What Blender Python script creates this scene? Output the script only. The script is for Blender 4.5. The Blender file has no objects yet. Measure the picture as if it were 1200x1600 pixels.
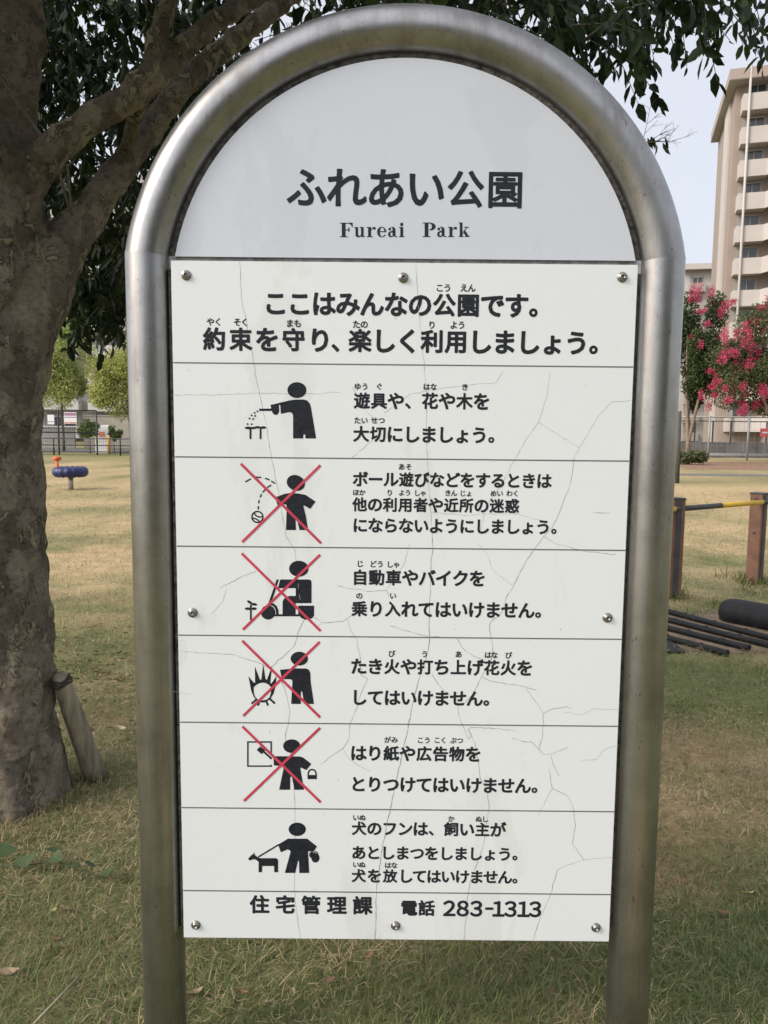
import bpy, bmesh, math, random
import numpy as np
from mathutils import Vector, Matrix, noise
from mathutils.geometry import tessellate_polygon
R = math.radians
S = bpy.context.scene
COL = S.collection
random.seed(7)
rng = np.random.default_rng(7)

# ------------------------------------------------------------------ camera, sky, sun, exposure
H = 1.52
PITCH, ROLL, FPX = R(6.04), R(0.55), 1200.0
fw = Vector((0, math.cos(PITCH), -math.sin(PITCH)))
r0 = Vector((1, 0, 0)); u0 = Vector((0, math.sin(PITCH), math.cos(PITCH)))
rt = r0 * math.cos(ROLL) + u0 * math.sin(ROLL)
up = u0 * math.cos(ROLL) - r0 * math.sin(ROLL)
cd = bpy.data.cameras.new('camera'); cam = bpy.data.objects.new('camera', cd); COL.objects.link(cam)
cd.sensor_fit = 'HORIZONTAL'; cd.sensor_width = 36; cd.lens = 36; cd.clip_start = 0.05; cd.clip_end = 2000
cam.matrix_world = Matrix(((rt.x, up.x, -fw.x, 0), (rt.y, up.y, -fw.y, 0), (rt.z, up.z, -fw.z, H), (0, 0, 0, 1)))
S.camera = cam

SUN_EL, SUN_AZ = R(33), R(-114)          # azimuth measured clockwise from +Y
W = bpy.data.worlds.new('World'); S.world = W; W.use_nodes = True
nt = W.node_tree; bg = nt.nodes['Background']
sky = nt.nodes.new('ShaderNodeTexSky'); sky.sky_type = 'NISHITA'; sky.sun_disc = False
sky.sun_elevation = SUN_EL; sky.sun_rotation = SUN_AZ
sky.air_density = 1.0; sky.dust_density = 4.0; sky.ozone_density = 1.5; sky.altitude = 0
# thin bright overcast over the clear sky
tc_ = nt.nodes.new('ShaderNodeTexCoord'); cn = nt.nodes.new('ShaderNodeTexNoise'); cn.inputs['Scale'].default_value = 1.6; cn.inputs['Detail'].default_value = 5
nt.links.new(tc_.outputs['Generated'], cn.inputs['Vector'])
cr = nt.nodes.new('ShaderNodeValToRGB'); cr.color_ramp.elements[0].position = .3; cr.color_ramp.elements[1].position = .7
cr.color_ramp.elements[0].color = (2.74, 2.82, 3.12, 1); cr.color_ramp.elements[1].color = (3.02, 3.07, 3.24, 1); nt.links.new(cn.outputs[0], cr.inputs[0])
# the cloud veil glows on the sun's side
dt_ = nt.nodes.new('ShaderNodeVectorMath'); dt_.operation = 'DOT_PRODUCT'; nt.links.new(tc_.outputs['Generated'], dt_.inputs[0])
dt_.inputs[1].default_value = (math.sin(SUN_AZ) * math.cos(SUN_EL), math.cos(SUN_AZ) * math.cos(SUN_EL), math.sin(SUN_EL))
gl_ = nt.nodes.new('ShaderNodeMapRange'); gl_.interpolation_type = 'SMOOTHSTEP'
for i_, v_ in ((1, 0.05), (2, 1.0), (3, 1.0), (4, 2.3)): gl_.inputs[i_].default_value = v_
nt.links.new(dt_.outputs['Value'], gl_.inputs[0])
sc_ = nt.nodes.new('ShaderNodeVectorMath'); sc_.operation = 'SCALE'; nt.links.new(cr.outputs[0], sc_.inputs[0]); nt.links.new(gl_.outputs[0], sc_.inputs['Scale'])
mx_ = nt.nodes.new('ShaderNodeMix'); mx_.data_type = 'RGBA'; mx_.inputs[0].default_value = 0.83
nt.links.new(sky.outputs[0], mx_.inputs[6]); nt.links.new(sc_.outputs[0], mx_.inputs[7])
nt.links.new(mx_.outputs[2], bg.inputs[0]); bg.inputs[1].default_value = 0.13
sl = bpy.data.lights.new('sun', 'SUN'); sl.energy = 1.3; sl.angle = R(24); sl.color = (1.0, 0.91, 0.79)
so = bpy.data.objects.new('sun', sl); COL.objects.link(so)
sd = Vector((math.sin(SUN_AZ) * math.cos(SUN_EL), math.cos(SUN_AZ) * math.cos(SUN_EL), math.sin(SUN_EL)))
so.rotation_euler = sd.to_track_quat('Z', 'Y').to_euler(); so.location = (-30, -10, 30)
S.view_settings.view_transform = 'Standard'; S.view_settings.look = 'None'
S.view_settings.exposure = 1.12; S.view_settings.gamma = 1
S.cycles.max_bounces = 6; S.cycles.use_denoising = True

# ------------------------------------------------------------------ measuring: where a sight line meets a plane of the place
def ray(px, py): return fw + rt * ((px - 600) / FPX) + up * ((800 - py) / FPX)
def P(px, py, Y):
    d = ray(px, py); return Vector((0, 0, H)) + d * (Y / d.y)
def G(px, py, z=0.0):
    d = ray(px, py); return Vector((0, 0, H)) + d * ((z - H) / d.z)

# ------------------------------------------------------------------ materials
def nodes(name):
    m = bpy.data.materials.new(name); m.use_nodes = True
    t = m.node_tree; b = t.nodes['Principled BSDF']
    return m, t, b
def new(t, k, **kw):
    n = t.nodes.new(k)
    for a, v in kw.items(): setattr(n, a, v)
    return n
def noise_tex(t, scale, detail=4, rough=0.6, vec=None, dist=0.0):
    n = new(t, 'ShaderNodeTexNoise'); n.inputs['Scale'].default_value = scale
    n.inputs['Detail'].default_value = detail; n.inputs['Roughness'].default_value = rough; n.inputs['Distortion'].default_value = dist
    if vec is not None: t.links.new(vec, n.inputs['Vector'])
    return n
def ramp(t, inp, stops):
    r = new(t, 'ShaderNodeValToRGB'); e = r.color_ramp.elements
    while len(e) < len(stops): e.new(0.5)
    for i, (p, c) in enumerate(stops):
        e[i].position = p; e[i].color = c if len(c) == 4 else (*c, 1)
    t.links.new(inp, r.inputs[0]); return r
def objvec(t, sx=1, sy=1, sz=1, out='Object'):
    tc = new(t, 'ShaderNodeTexCoord'); mp = new(t, 'ShaderNodeMapping'); mp.inputs['Scale'].default_value = (sx, sy, sz)
    t.links.new(tc.outputs[out], mp.inputs[0]); return mp.outputs[0]
def bump(t, b, h, strength=0.4, dist=0.01):
    n = new(t, 'ShaderNodeBump'); n.inputs['Strength'].default_value = strength; n.inputs['Distance'].default_value = dist
    t.links.new(h, n.inputs['Height']); t.links.new(n.outputs[0], b.inputs['Normal']); return n
def mix(t, fac, a, b, mode='MIX'):
    n = new(t, 'ShaderNodeMix', data_type='RGBA', blend_type=mode)
    for i, v in ((0, fac), (6, a), (7, b)):
        if hasattr(v, 'links'): t.links.new(v, n.inputs[i])
        else: n.inputs[i].default_value = v if i == 0 else ((*v, 1) if len(v) == 3 else v)
    return n.outputs[2]
def plain(name, c, rough=0.6, metal=0.0, var=0.25, scale=8, bs=0.0, bscale=None, spec=0.5, dist=0.01, sz=1.0):
    m, t, b = nodes(name)
    v = objvec(t, 1, 1, sz)
    n = noise_tex(t, scale, 5, 0.65, v)
    lo = tuple(x * (1 - var) for x in c); hi = tuple(min(1, x * (1 + var)) for x in c)
    r = ramp(t, n.outputs[0], [(0.3, lo), (0.7, hi)])
    t.links.new(r.outputs[0], b.inputs['Base Color'])
    b.inputs['Roughness'].default_value = rough; b.inputs['Metallic'].default_value = metal; b.inputs['Specular IOR Level'].default_value = spec
    if bs: bump(t, b, noise_tex(t, bscale or scale * 4, 4, 0.6, v).outputs[0], bs, dist)
    return m
def attr_mat(name, rough=0.6, trans=0.0, spec=0.3, tscale=1.0):
    m, t, b = nodes(name)
    a = new(t, 'ShaderNodeAttribute', attribute_name='col')
    t.links.new(a.outputs['Color'], b.inputs['Base Color']); b.inputs['Roughness'].default_value = rough
    b.inputs['Specular IOR Level'].default_value = spec
    if trans:
        tr = new(t, 'ShaderNodeBsdfTranslucent'); mx = new(t, 'ShaderNodeMixShader'); mx.inputs[0].default_value = trans
        t.links.new(a.outputs['Color'], tr.inputs[0]); t.links.new(b.outputs[0], mx.inputs[1]); t.links.new(tr.outputs[0], mx.inputs[2])
        t.links.new(mx.outputs[0], t.nodes['Material Output'].inputs[0])
    return m

def steel_mat():
    m, t, b = nodes('brushed_steel')
    v = objvec(t, 1, 1, 0.06)
    n = noise_tex(t, 90, 5, 0.75, v)
    v2 = objvec(t); n2 = noise_tex(t, 6, 7, 0.72, v2); n3 = noise_tex(t, 120, 3, 0.6, objvec(t, 1, 1, .45)); n4 = noise_tex(t, 22, 5, 0.7, objvec(t, 1, 1, .10))
    base = ramp(t, n2.outputs[0], [(0.33, (0.27, 0.262, 0.253)), (0.52, (0.36, 0.352, 0.342)), (0.72, (0.42, 0.412, 0.402))])
    dots = ramp(t, n3.outputs[0], [(0.665, (1, 1, 1)), (0.72, (0.50, 0.45, 0.40))])
    drip = ramp(t, n4.outputs[0], [(0.36, (0.80, 0.785, 0.765)), (0.52, (1, 1, 1))])
    c = mix(t, 1.0, base.outputs[0], dots.outputs[0], 'MULTIPLY'); c = mix(t, 1.0, c, drip.outputs[0], 'MULTIPLY')
    t.links.new(c, b.inputs['Base Color']); b.inputs['Metallic'].default_value = 1.0
    rr = ramp(t, n4.outputs[0], [(0.3, (0.44,) * 3), (0.7, (0.29,) * 3)]); t.links.new(rr.outputs[0], b.inputs['Roughness'])
    bump(t, b, n.outputs[0], 0.12, 0.002)
    return m
def panel_mat(name, c, stain, rough=0.35):
    m, t, b = nodes(name)
    v = objvec(t, 1, 1, 0.45)
    n = noise_tex(t, 3.2, 8, 0.62, v, 0.4); n2 = noise_tex(t, 55, 3, 0.6, objvec(t)); n3 = noise_tex(t, 7, 6, 0.7, objvec(t, 1, 1, 0.25))
    r = ramp(t, n.outputs[0], [(0.56, c), (0.585, stain), (0.70, tuple(x * 0.97 for x in stain))])
    flk = ramp(t, n3.outputs[0], [(0.62, (1, 1, 1)), (0.64, (0.965, 0.965, 0.955))])
    sp = ramp(t, n2.outputs[0], [(0.755, (1, 1, 1)), (0.775, (0.6, 0.6, 0.58))])
    k = mix(t, 1.0, r.outputs[0], flk.outputs[0], 'MULTIPLY'); k = mix(t, 1.0, k, sp.outputs[0], 'MULTIPLY')
    t.links.new(k, b.inputs['Base Color']); b.inputs['Roughness'].default_value = rough; b.inputs['Specular IOR Level'].default_value = 0.4
    return m
def bark_mat():
    m, t, b = nodes('mottled_bark')
    v = objvec(t, 1, 1, 0.7)
    wob = noise_tex(t, 14, 5, 0.7, v); off = mix(t, 0.10, v, wob.outputs['Color'])
    vo = new(t, 'ShaderNodeTexVoronoi'); vo.inputs['Scale'].default_value = 16; t.links.new(off, vo.inputs['Vector'])
    n = noise_tex(t, 4.5, 6, 0.7, v); n2 = noise_tex(t, 38, 9, 0.8, objvec(t, 1, 1, 1.25)); n4 = noise_tex(t, 11, 7, 0.68, v, 0.9)
    base = ramp(t, n.outputs[0], [(0.3, (0.17, 0.143, 0.113)), (0.5, (0.245, 0.21, 0.166)), (0.7, (0.33, 0.287, 0.23))])
    cell = ramp(t, vo.outputs['Color'], [(0.3, (0.68, 0.67, 0.66)), (0.85, (1.26, 1.23, 1.18))])
    c = mix(t, 1.0, base.outputs[0], cell.outputs[0], 'MULTIPLY')
    pat = ramp(t, n4.outputs[0], [(0.575, (0, 0, 0)), (0.585, (1, 1, 1))])
    c = mix(t, pat.outputs[0], c, (0.34, 0.31, 0.215))
    rim = ramp(t, n4.outputs[0], [(0.545, (1, 1, 1)), (0.574, (0.36, 0.33, 0.31)), (0.585, (1, 1, 1))])
    c = mix(t, 1.0, c, rim.outputs[0], 'MULTIPLY')
    fine = ramp(t, n2.outputs[0], [(0.34, (0.40, 0.38, 0.36)), (0.46, (0.95, 0.95, 0.95)), (0.66, (1.3, 1.3, 1.28))])
    c = mix(t, 1.0, c, fine.outputs[0], 'MULTIPLY')
    t.links.new(c, b.inputs['Base Color']); b.inputs['Roughness'].default_value = 0.92; b.inputs['Specular IOR Level'].default_value = 0.12
    h1 = new(t, 'ShaderNodeMath', operation='ADD'); t.links.new(n2.outputs[0], h1.inputs[0]); t.links.new(n4.outputs[0], h1.inputs[1])
    h2 = new(t, 'ShaderNodeMath', operation='SUBTRACT'); t.links.new(h1.outputs[0], h2.inputs[0]); t.links.new(pat.outputs[0], h2.inputs[1])
    bump(t, b, h2.outputs[0], 1.0, 0.018)
    return m
def ground_mat():
    m, t, b = nodes('dry_turf')
    a = new(t, 'ShaderNodeAttribute', attribute_name='col')
    tc = new(t, 'ShaderNodeTexCoord')
    n = noise_tex(t, 40, 6, 0.75, tc.outputs['Object']); n2 = noise_tex(t, 5, 6, 0.7, tc.outputs['Object'])
    k = ramp(t, n.outputs[0], [(0.3, (0.55, 0.55, 0.55)), (0.7, (1.35, 1.35, 1.35))])
    k2 = ramp(t, n2.outputs[0], [(0.35, (0.75, 0.78, 0.72)), (0.65, (1.2, 1.15, 1.1))])
    c = mix(t, 1.0, a.outputs['Color'], k.outputs[0], 'MULTIPLY'); c = mix(t, 1.0, c, k2.outputs[0], 'MULTIPLY')
    t.links.new(c, b.inputs['Base Color']); b.inputs['Roughness'].default_value = 0.95; b.inputs['Specular IOR Level'].default_value = 0.1
    bump(t, b, n.outputs[0], 0.6, 0.03)
    return m

STEEL = steel_mat()
NOTICE = panel_mat('white_notice_board', (0.72, 0.752, 0.757), (0.685, 0.713, 0.705))
ARCHW = panel_mat('pale_arch_board', (0.575, 0.60, 0.655), (0.555, 0.578, 0.63), 0.3)
INK = plain('dark_lettering', (0.020, 0.022, 0.028), 0.6, var=0.15, scale=60, spec=0.2)
INKP = plain('dark_pictogram_print', (0.016, 0.018, 0.024), 0.6, var=0.45, scale=120, spec=0.2)
RED = plain('faded_red_print', (0.50, 0.045, 0.085), 0.5, var=0.15, scale=20)
LINE = plain('grey_divider_print', (0.11, 0.115, 0.12), 0.5, var=0.2, scale=40)
CRACK = plain('crack_dirt', (0.28, 0.28, 0.27), 0.8, var=0.5, scale=30)
GRIME = plain('grimy_sealant', (0.075, 0.068, 0.058), 0.9, var=0.9, scale=70, bs=0.6, bscale=150)
SCREW = plain('screw_steel', (0.30, 0.29, 0.27), 0.35, metal=1.0, var=0.3, scale=300)
BARK = bark_mat()
LEAF = attr_mat('leaf_green', 0.5, 0.24, 0.3)
SOFTLEAF = attr_mat('soft_leaf', 0.6, 0.35, 0.2)
TURF = ground_mat()
BLADE = attr_mat('grass_blade', 0.75, 0.25, 0.15)
TWIG = plain('twig_bark', (0.10, 0.085, 0.06), 0.9, var=0.3, scale=30)

# ------------------------------------------------------------------ mesh building
def link(name, me, m=None, parent=None, smooth=False):
    o = bpy.data.objects.new(name, me); COL.objects.link(o)
    if m is not None and not me.materials: me.materials.append(m)
    if parent is not None:
        o.parent = parent
        o.matrix_parent_inverse = Matrix.Translation(-Vector(parent.location)) if parent.type == 'EMPTY' else parent.matrix_parent_inverse.copy() if False else Matrix.Identity(4)
    if smooth: me.polygons.foreach_set('use_smooth', [True] * len(me.polygons))
    return o
def np_mesh(name, V, F, cols=None):
    """V (n,3); F (m,k) uniform faces, or a list of such arrays; cols per vertex (n,3)"""
    me = bpy.data.meshes.new(name)
    Fs = F if isinstance(F, list) else [F]
    V = np.asarray(V, dtype=np.float32)
    loops = np.concatenate([f.ravel() for f in Fs]).astype(np.int32)
    tot = np.concatenate([np.full(len(f), f.shape[1]) for f in Fs]).astype(np.int32)
    st = np.concatenate([[0], np.cumsum(tot)[:-1]]).astype(np.int32)
    me.vertices.add(len(V)); me.vertices.foreach_set('co', V.ravel())
    me.loops.add(len(loops)); me.loops.foreach_set('vertex_index', loops)
    me.polygons.add(len(tot)); me.polygons.foreach_set('loop_start', st); me.polygons.foreach_set('loop_total', tot)
    me.update(calc_edges=True)
    if cols is not None:
        ca = me.color_attributes.new('col', 'FLOAT_COLOR', 'POINT')
        ca.data.foreach_set('color', np.concatenate([cols, np.ones((len(V), 1))], 1).astype(np.float32).ravel())
    return me
class MB:
    """collects solids into one mesh"""
    def __init__(s): s.bm = bmesh.new(); s.mi = 0
    def _f(s, vs, smooth=False):
        try:
            f = s.bm.faces.new(vs); f.material_index = s.mi; f.smooth = smooth; return f
        except ValueError: return None
    def box(s, c, size, M=None, bevel=0.0):
        cx, cy, cz = c; a, b, d = (x / 2 for x in size)
        M = M or Matrix.Identity(4)
        vs = [s.bm.verts.new(M @ Vector((cx + i * a, cy + j * b, cz + k * d))) for i in (-1, 1) for j in (-1, 1) for k in (-1, 1)]
        fs = [s._f([vs[q] for q in f]) for f in ((0, 1, 3, 2), (4, 6, 7, 5), (0, 4, 5, 1), (2, 3, 7, 6), (0, 2, 6, 4), (1, 5, 7, 3))]
        if bevel:
            es = list({e for f in fs for e in f.edges})
            bmesh.ops.bevel(s.bm, geom=es, offset=bevel, segments=2, affect='EDGES', profile=0.5)
        return s
    def tube(s, pts, rad, n=12, cap=True, closed=False, wob=0.0, ref=None):
        pts = [Vector(p) for p in pts]
        rr = rad if isinstance(rad, (list, tuple)) else [rad] * len(pts)
        rings = []
        nrm = None
        for i, p in enumerate(pts):
            if closed: d = pts[(i + 1) % len(pts)] - pts[i - 1]
            else: d = pts[min(i + 1, len(pts) - 1)] - pts[max(i - 1, 0)]
            d.normalize()
            if nrm is None:
                nrm = Vector(ref) if ref else (Vector((0, 0, 1)) if abs(d.z) < 0.9 else Vector((1, 0, 0)))
            nrm = (nrm - d * nrm.dot(d)).normalized(); bn = d.cross(nrm)
            ring = []
            for k in range(n):
                a = 2 * math.pi * k / n
                q = rr[i] * (1 + (wob * noise.noise((p * 4 + Vector((k * 1.7, 0, i * .1)))) if wob else 0))
                ring.append(s.bm.verts.new(p + (nrm * math.cos(a) + bn * math.sin(a)) * q))
            rings.append(ring)
        m = len(rings)
        for i in range(m if closed else m - 1):
            A, B = rings[i], rings[(i + 1) % m]
            for k in range(n): s._f([A[k], A[(k + 1) % n], B[(k + 1) % n], B[k]], True)
        if cap and not closed:
            s._f(list(reversed(rings[0]))); s._f(rings[-1])
        return s
    def lathe(s, prof, n=20, M=None):
        M = M or Matrix.Identity(4); rings = []
        for r, z in prof:
            rings.append([s.bm.verts.new(M @ Vector((r * math.cos(2 * math.pi * k / n), r * math.sin(2 * math.pi * k / n), z))) for k in range(n)])
        for A, B in zip(rings, rings[1:]):
            for k in range(n): s._f([A[k], A[(k + 1) % n], B[(k + 1) % n], B[k]], True)
        s._f(list(reversed(rings[0]))); s._f(rings[-1]); return s
    def poly(s, pts): s._f([s.bm.verts.new(p) for p in pts]); return s
    def prism(s, pts, d):
        """closed outline of points pushed along vector d"""
        a = [s.bm.verts.new(p) for p in pts]; b = [s.bm.verts.new(Vector(p) + d) for p in pts]; n = len(pts)
        s._f(a); s._f(list(reversed(b)))
        for k in range(n): s._f([a[(k + 1) % n], a[k], b[k], b[(k + 1) % n]])
        return s
    def build(s, name, m, parent=None, mats=None):
        bmesh.ops.recalc_face_normals(s.bm, faces=s.bm.faces)
        me = bpy.data.meshes.new(name); s.bm.to_mesh(me); s.bm.free()
        for x in (mats or [m]): me.materials.append(x)
        return link(name, me, None, parent)
def tag(o, label=None, cat=None, group=None, kind=None):
    if label: o['label'] = label
    if cat: o['category'] = cat
    if group: o['group'] = group
    if kind: o['kind'] = kind
    return o
def empty(name, loc, label, cat, group=None):
    o = bpy.data.objects.new(name, None); COL.objects.link(o); o.location = loc; o.empty_display_size = 0.2
    return tag(o, label, cat, group)

# ------------------------------------------------------------------ ground
PATCH = Vector((3.1, 7.7, 0))
def turf(x, y):
    """greenness 0..1 and leaf litter 0..1 of the lawn at a place"""
    p = Vector((x, y, 0))
    g = 0.47 + 1.0 * noise.fractal(p * 0.55 + PATCH, 1.0, 2.0, 4) + 0.35 * noise.noise(p * 2.3 + PATCH)
    g += 0.22 * math.exp(-((y - 5.0) / 1.2) ** 2) * (1 if x < 0 else .3) - 0.24 * (1 if 5.6 < y < 30 else 0) * (0.7 + 0.5 * noise.noise(Vector((x * .15, y * .12, 4))))
    g += 0.26 * min(1, max(0, 5.4 - y)) + 0.15 * (1 if y < 2.4 else 0)
    g += 0.22 * min(1, max(0, 5.0 - y)) * min(1, max(0, x - .5))
    g += 0.5 * math.exp(-((y - 9.0) / 1.2) ** 2) * (1 if x > 2 else 0) + 0.5 * math.exp(-((y - 25.5) / 2.2) ** 2) * (1 if x > 0 else .4)
    if y > 38 and x < 0: g += 0.35
    litter = max(0, 0.9 - math.hypot(x + 1.5, y - 3.2) / 3.0)
    return min(1, max(0, g)), litter
STRAW = np.array((0.47, 0.355, 0.21)); GREEN = np.array((0.17, 0.178, 0.082)); DIRT = np.array((0.27, 0.205, 0.14))
def turf_col(x, y):
    g, l = turf(x, y); c = STRAW * (1 - g) + GREEN * g
    return c * (1 - 0.45 * l) + DIRT * 0.45 * l
def axis(a, b, fine, far):
    out = list(np.arange(a, b + 1e-6, fine)); d = fine
    while out[-1] < far: d *= 1.22; out.append(out[-1] + d)
    return out
ys = axis(0, 9, 0.12, 700); yneg = [-y for y in axis(0.3, 0.5, 0.3, 300)][::-1]
ys = yneg + ys
xp = axis(0, 5, 0.12, 500); xs = [-x for x in xp[:0:-1]] + xp
gv = np.array([(x, y, 0.0) for y in ys for x in xs]); nx = len(xs)
gi = np.arange((len(ys) - 1) * nx).reshape(-1, nx)[:, :-1].ravel()
gf = np.stack([gi, gi + 1, gi + 1 + nx, gi + nx], 1)
ground = link('ground', np_mesh('ground', gv, gf, np.array([turf_col(x, y) for x, y, _ in gv])), TURF)
tag(ground, 'dry straw coloured lawn with green patches', 'lawn', kind='structure')

def strip(name, pts, z, m, label, cat):
    b = MB(); b.poly([(x, y, z) for x, y in pts]); o = b.build(name, m); return tag(o, label, cat, kind='structure')
ASPH = plain('worn_asphalt', (0.13, 0.125, 0.12), 0.95, var=0.25, scale=3, bs=0.3, bscale=60)
strip('path', [(-60, 28.0), (60, 26.8), (60, 28.6), (-60, 29.8)][0:4] if False else [(4, 28.2), (60, 26.4), (60, 27.7), (4, 29.6)], 0.006, ASPH, 'thin grey asphalt path crossing the lawn in front of the trees', 'path')
MULCH = plain('red_brown_mulch', (.23, .135, .08), 0.95, var=0.5, scale=4, bs=0.5, bscale=40)
strip('mulch_bed', [(13, 33), (70, 31), (70, 41), (15, 42)], 0.005, MULCH, 'red brown mulched strip under the flowering trees', 'mulch bed')
strip('road', [(-90, 47), (-6, 47), (-6, 56), (-90, 56)], 0.004, ASPH, 'grey road beyond the black fence', 'road')
BARE = plain('bare_soil', (.21, .15, .095), 0.95, var=0.4, scale=9, bs=0.6, bscale=60)
b = MB(); c0 = G(1120, 985)
b.poly([(c0.x + 1.5 * math.cos(a) * (1 + .22 * noise.noise((math.cos(a) * 2, math.sin(a) * 2, 1))), c0.y + 0.62 * math.sin(a) * (1 + .3 * noise.noise((math.cos(a) * 3, math.sin(a) * 3, 5))), 0.004) for a in np.linspace(0, 2 * math.pi, 48, endpoint=False)])
tag(b.build('bare_soil', BARE), 'bare brown soil round the black pipes', 'soil', kind='structure')

# grass blades: near lawn
def grass():
    V = []; C = []; n = 0
    zones = [(1.2, 2.6, 19000, 1.0), (2.6, 4.2, 10500, 1.1), (4.2, 7.0, 3200, 1.3), (7.0, 11, 800, 1.7), (11, 20, 170, 2.6)]
    vv = []; cc = []
    for y0, y1, dens, k in zones:
        wmax = 0.62 * y1 + 0.5
        cnt = int((y1 - y0) * 2 * wmax * dens)
        X = rng.uniform(-wmax, wmax, cnt); Y = rng.uniform(y0, y1, cnt)
        keep = np.abs(X) < 0.62 * Y + 0.4; X = X[keep]; Y = Y[keep]
        # cheap lookup of the lawn's greenness on a coarse grid
        gx = np.linspace(-wmax, wmax, 90); gy = np.linspace(y0, y1, 60)
        T = np.array([[turf(a, b) for a in gx] for b in gy])
        ix = np.clip(((X + wmax) / (2 * wmax) * 89).round().astype(int), 0, 89); iy = np.clip(((Y - y0) / (y1 - y0) * 59).round().astype(int), 0, 59)
        g = T[iy, ix, 0]; l = T[iy, ix, 1]; thatch = np.array([[noise.noise(Vector((a * 1.7, b_ * 1.7, 9.0))) for a in gx] for b_ in gy])[iy, ix]
        # bare places
        soil = (((X - c0.x) / 1.4) ** 2 + ((Y - c0.y) / 0.55) ** 2 < 1) & (rng.random(len(X)) < 0.93)
        keep = ~soil & (rng.random(len(X)) > l * 0.45); X, Y, g, l, thatch = X[keep], Y[keep], g[keep], l[keep], thatch[keep]
        m = len(X)
        isg = rng.random(m) < (0.20 + 0.74 * g) * (1 - .45 * l)
        L = rng.uniform(0.018, 0.058, m) * k ** .5 * np.where(isg, 1.1, 1.0)
        w = rng.uniform(0.0006, 0.0015, m) * k
        az = rng.uniform(0, 2 * math.pi, m); tilt = np.where(isg, rng.uniform(0.4, 1.45, m), rng.uniform(0.9, 1.6, m)); bend = rng.uniform(-0.2, 0.9, m)
        d = np.stack([np.cos(az), np.sin(az), np.zeros(m)], 1); side = np.stack([-np.sin(az), np.cos(az), np.zeros(m)], 1) * w[:, None]
        z = np.array([0, 0, 1.0])
        base = np.stack([X, Y, rng.uniform(-0.002, 0.012, m) + np.where(isg, 0, rng.uniform(0, 0.015, m))], 1)
        t2 = np.minimum(tilt + bend, 1.75)
        mid = base + (d * np.sin(tilt)[:, None] + z * np.cos(tilt)[:, None]) * (L * .55)[:, None]
        tip = mid + (d * np.sin(t2)[:, None] + z * np.cos(t2)[:, None]) * (L * .45)[:, None]
        tip[:, 2] = np.maximum(tip[:, 2], 0.004)
        vv.append(np.stack([base - side, base + side, mid + side * .8, mid - side * .8, tip], 1).reshape(-1, 3))
        gc = np.array((0.115, 0.150, 0.055)); g2 = np.array((0.25, 0.28, 0.115)); sc = np.array((0.53, 0.42, 0.27)); s2 = np.array((0.25, 0.18, 0.12))
        mixv = rng.random((m, 1))
        mixv = np.where((~isg)[:, None], np.clip(mixv + (thatch * 1.3)[:, None], 0, 1), mixv)
        col = np.where(isg[:, None], gc * (1 - mixv) + g2 * mixv, sc * (1 - mixv) + s2 * mixv)
        cc.append(np.repeat(col, 5, 0))
    V = np.concatenate(vv); C = np.concatenate(cc); i = np.arange(0, len(V), 5)
    me = np_mesh('grass', V, [np.stack([i, i + 1, i + 2, i + 3], 1), np.stack([i + 3, i + 2, i + 4], 1)], C)
    o = link('grass', me, BLADE); tag(o, 'short dry and green grass blades of the lawn', 'grass', kind='stuff')
grass()

# ------------------------------------------------------------------ the park sign
YS = 1.70                     # posts' centre line
YN = YS - 0.036               # front face of the notice board
YA = YS - 0.020               # front face of the arched board
sign = empty('park_sign', (0.03, YS, 0), 'arched stainless steel park sign with white rule board and Japanese lettering', 'sign')
rp = 0.0492
zj = P(632, 405, YS).z
xl = P(232.5, 405, YS).x; xr = P(1033, 412, YS).x; xc = (xl + xr) / 2; hc = (xr - xl) / 2
ztop = P(640, 10, YS).z - rp
rise = ztop - zj; RA = (hc * hc + rise * rise) / (2 * rise); zc = ztop - RA
a0 = math.asin((zj - zc) / RA)
def mitre(b, x, i0, d):
    """slide a tube's end ring along the tube onto the mitre plane of the joint"""
    b.bm.verts.ensure_lookup_table(); sg = 1 if x > xc else -1
    t = Vector((-sg * math.sin(a0), 0, math.cos(a0))); N = (t + Vector((0, 0, 1))).normalized(); J = Vector((x, YS, zj))
    for v in b.bm.verts[i0:i0 + 40]: v.co += d * ((J - v.co).dot(N) / d.dot(N))
def post(x):
    b = MB(); pts = [(x, YS, z) for z in np.linspace(-0.02, zj - 0.001, 14)]
    b.tube(pts, rp, 40, cap=False, ref=(0, -1, 0)); mitre(b, x, 13 * 40, Vector((0, 0, 1))); return b.build('post', STEEL, sign)
post(xl); post(xr)
b = MB(); b.tube([(xc + RA * math.cos(a), YS, zc + RA * math.sin(a)) for a in np.linspace(a0, math.pi - a0, 64)], rp, 40, cap=False, ref=(0, -1, 0))
mitre(b, xc + hc, 0, Vector((-math.sin(a0), 0, math.cos(a0)))); mitre(b, xc - hc, 63 * 40, Vector((math.sin(a0), 0, math.cos(a0))))
b.build('arch_tube', STEEL, sign)
RI = RA - rp - 0.012
zb = P(632, 404, YA).z
def arch_outline(r, zbot, y, n=56):
    aa = math.asin((zbot - zc) / r)
    return [Vector((xc + r * math.cos(a), y, zc + r * math.sin(a))) for a in np.linspace(aa, math.pi - aa, n)]
b = MB(); b.prism(arch_outline(RI, zb, YA), Vector((0, 0.006, 0))); arch_panel = b.build('arch_panel', ARCHW, sign)
b = MB(); b.prism(arch_outline(RA - rp + 0.006, zb - 0.004, YA + 0.0085), Vector((0, 0.004, 0))); b.build('sealant_strip', GRIME, sign)
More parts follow.
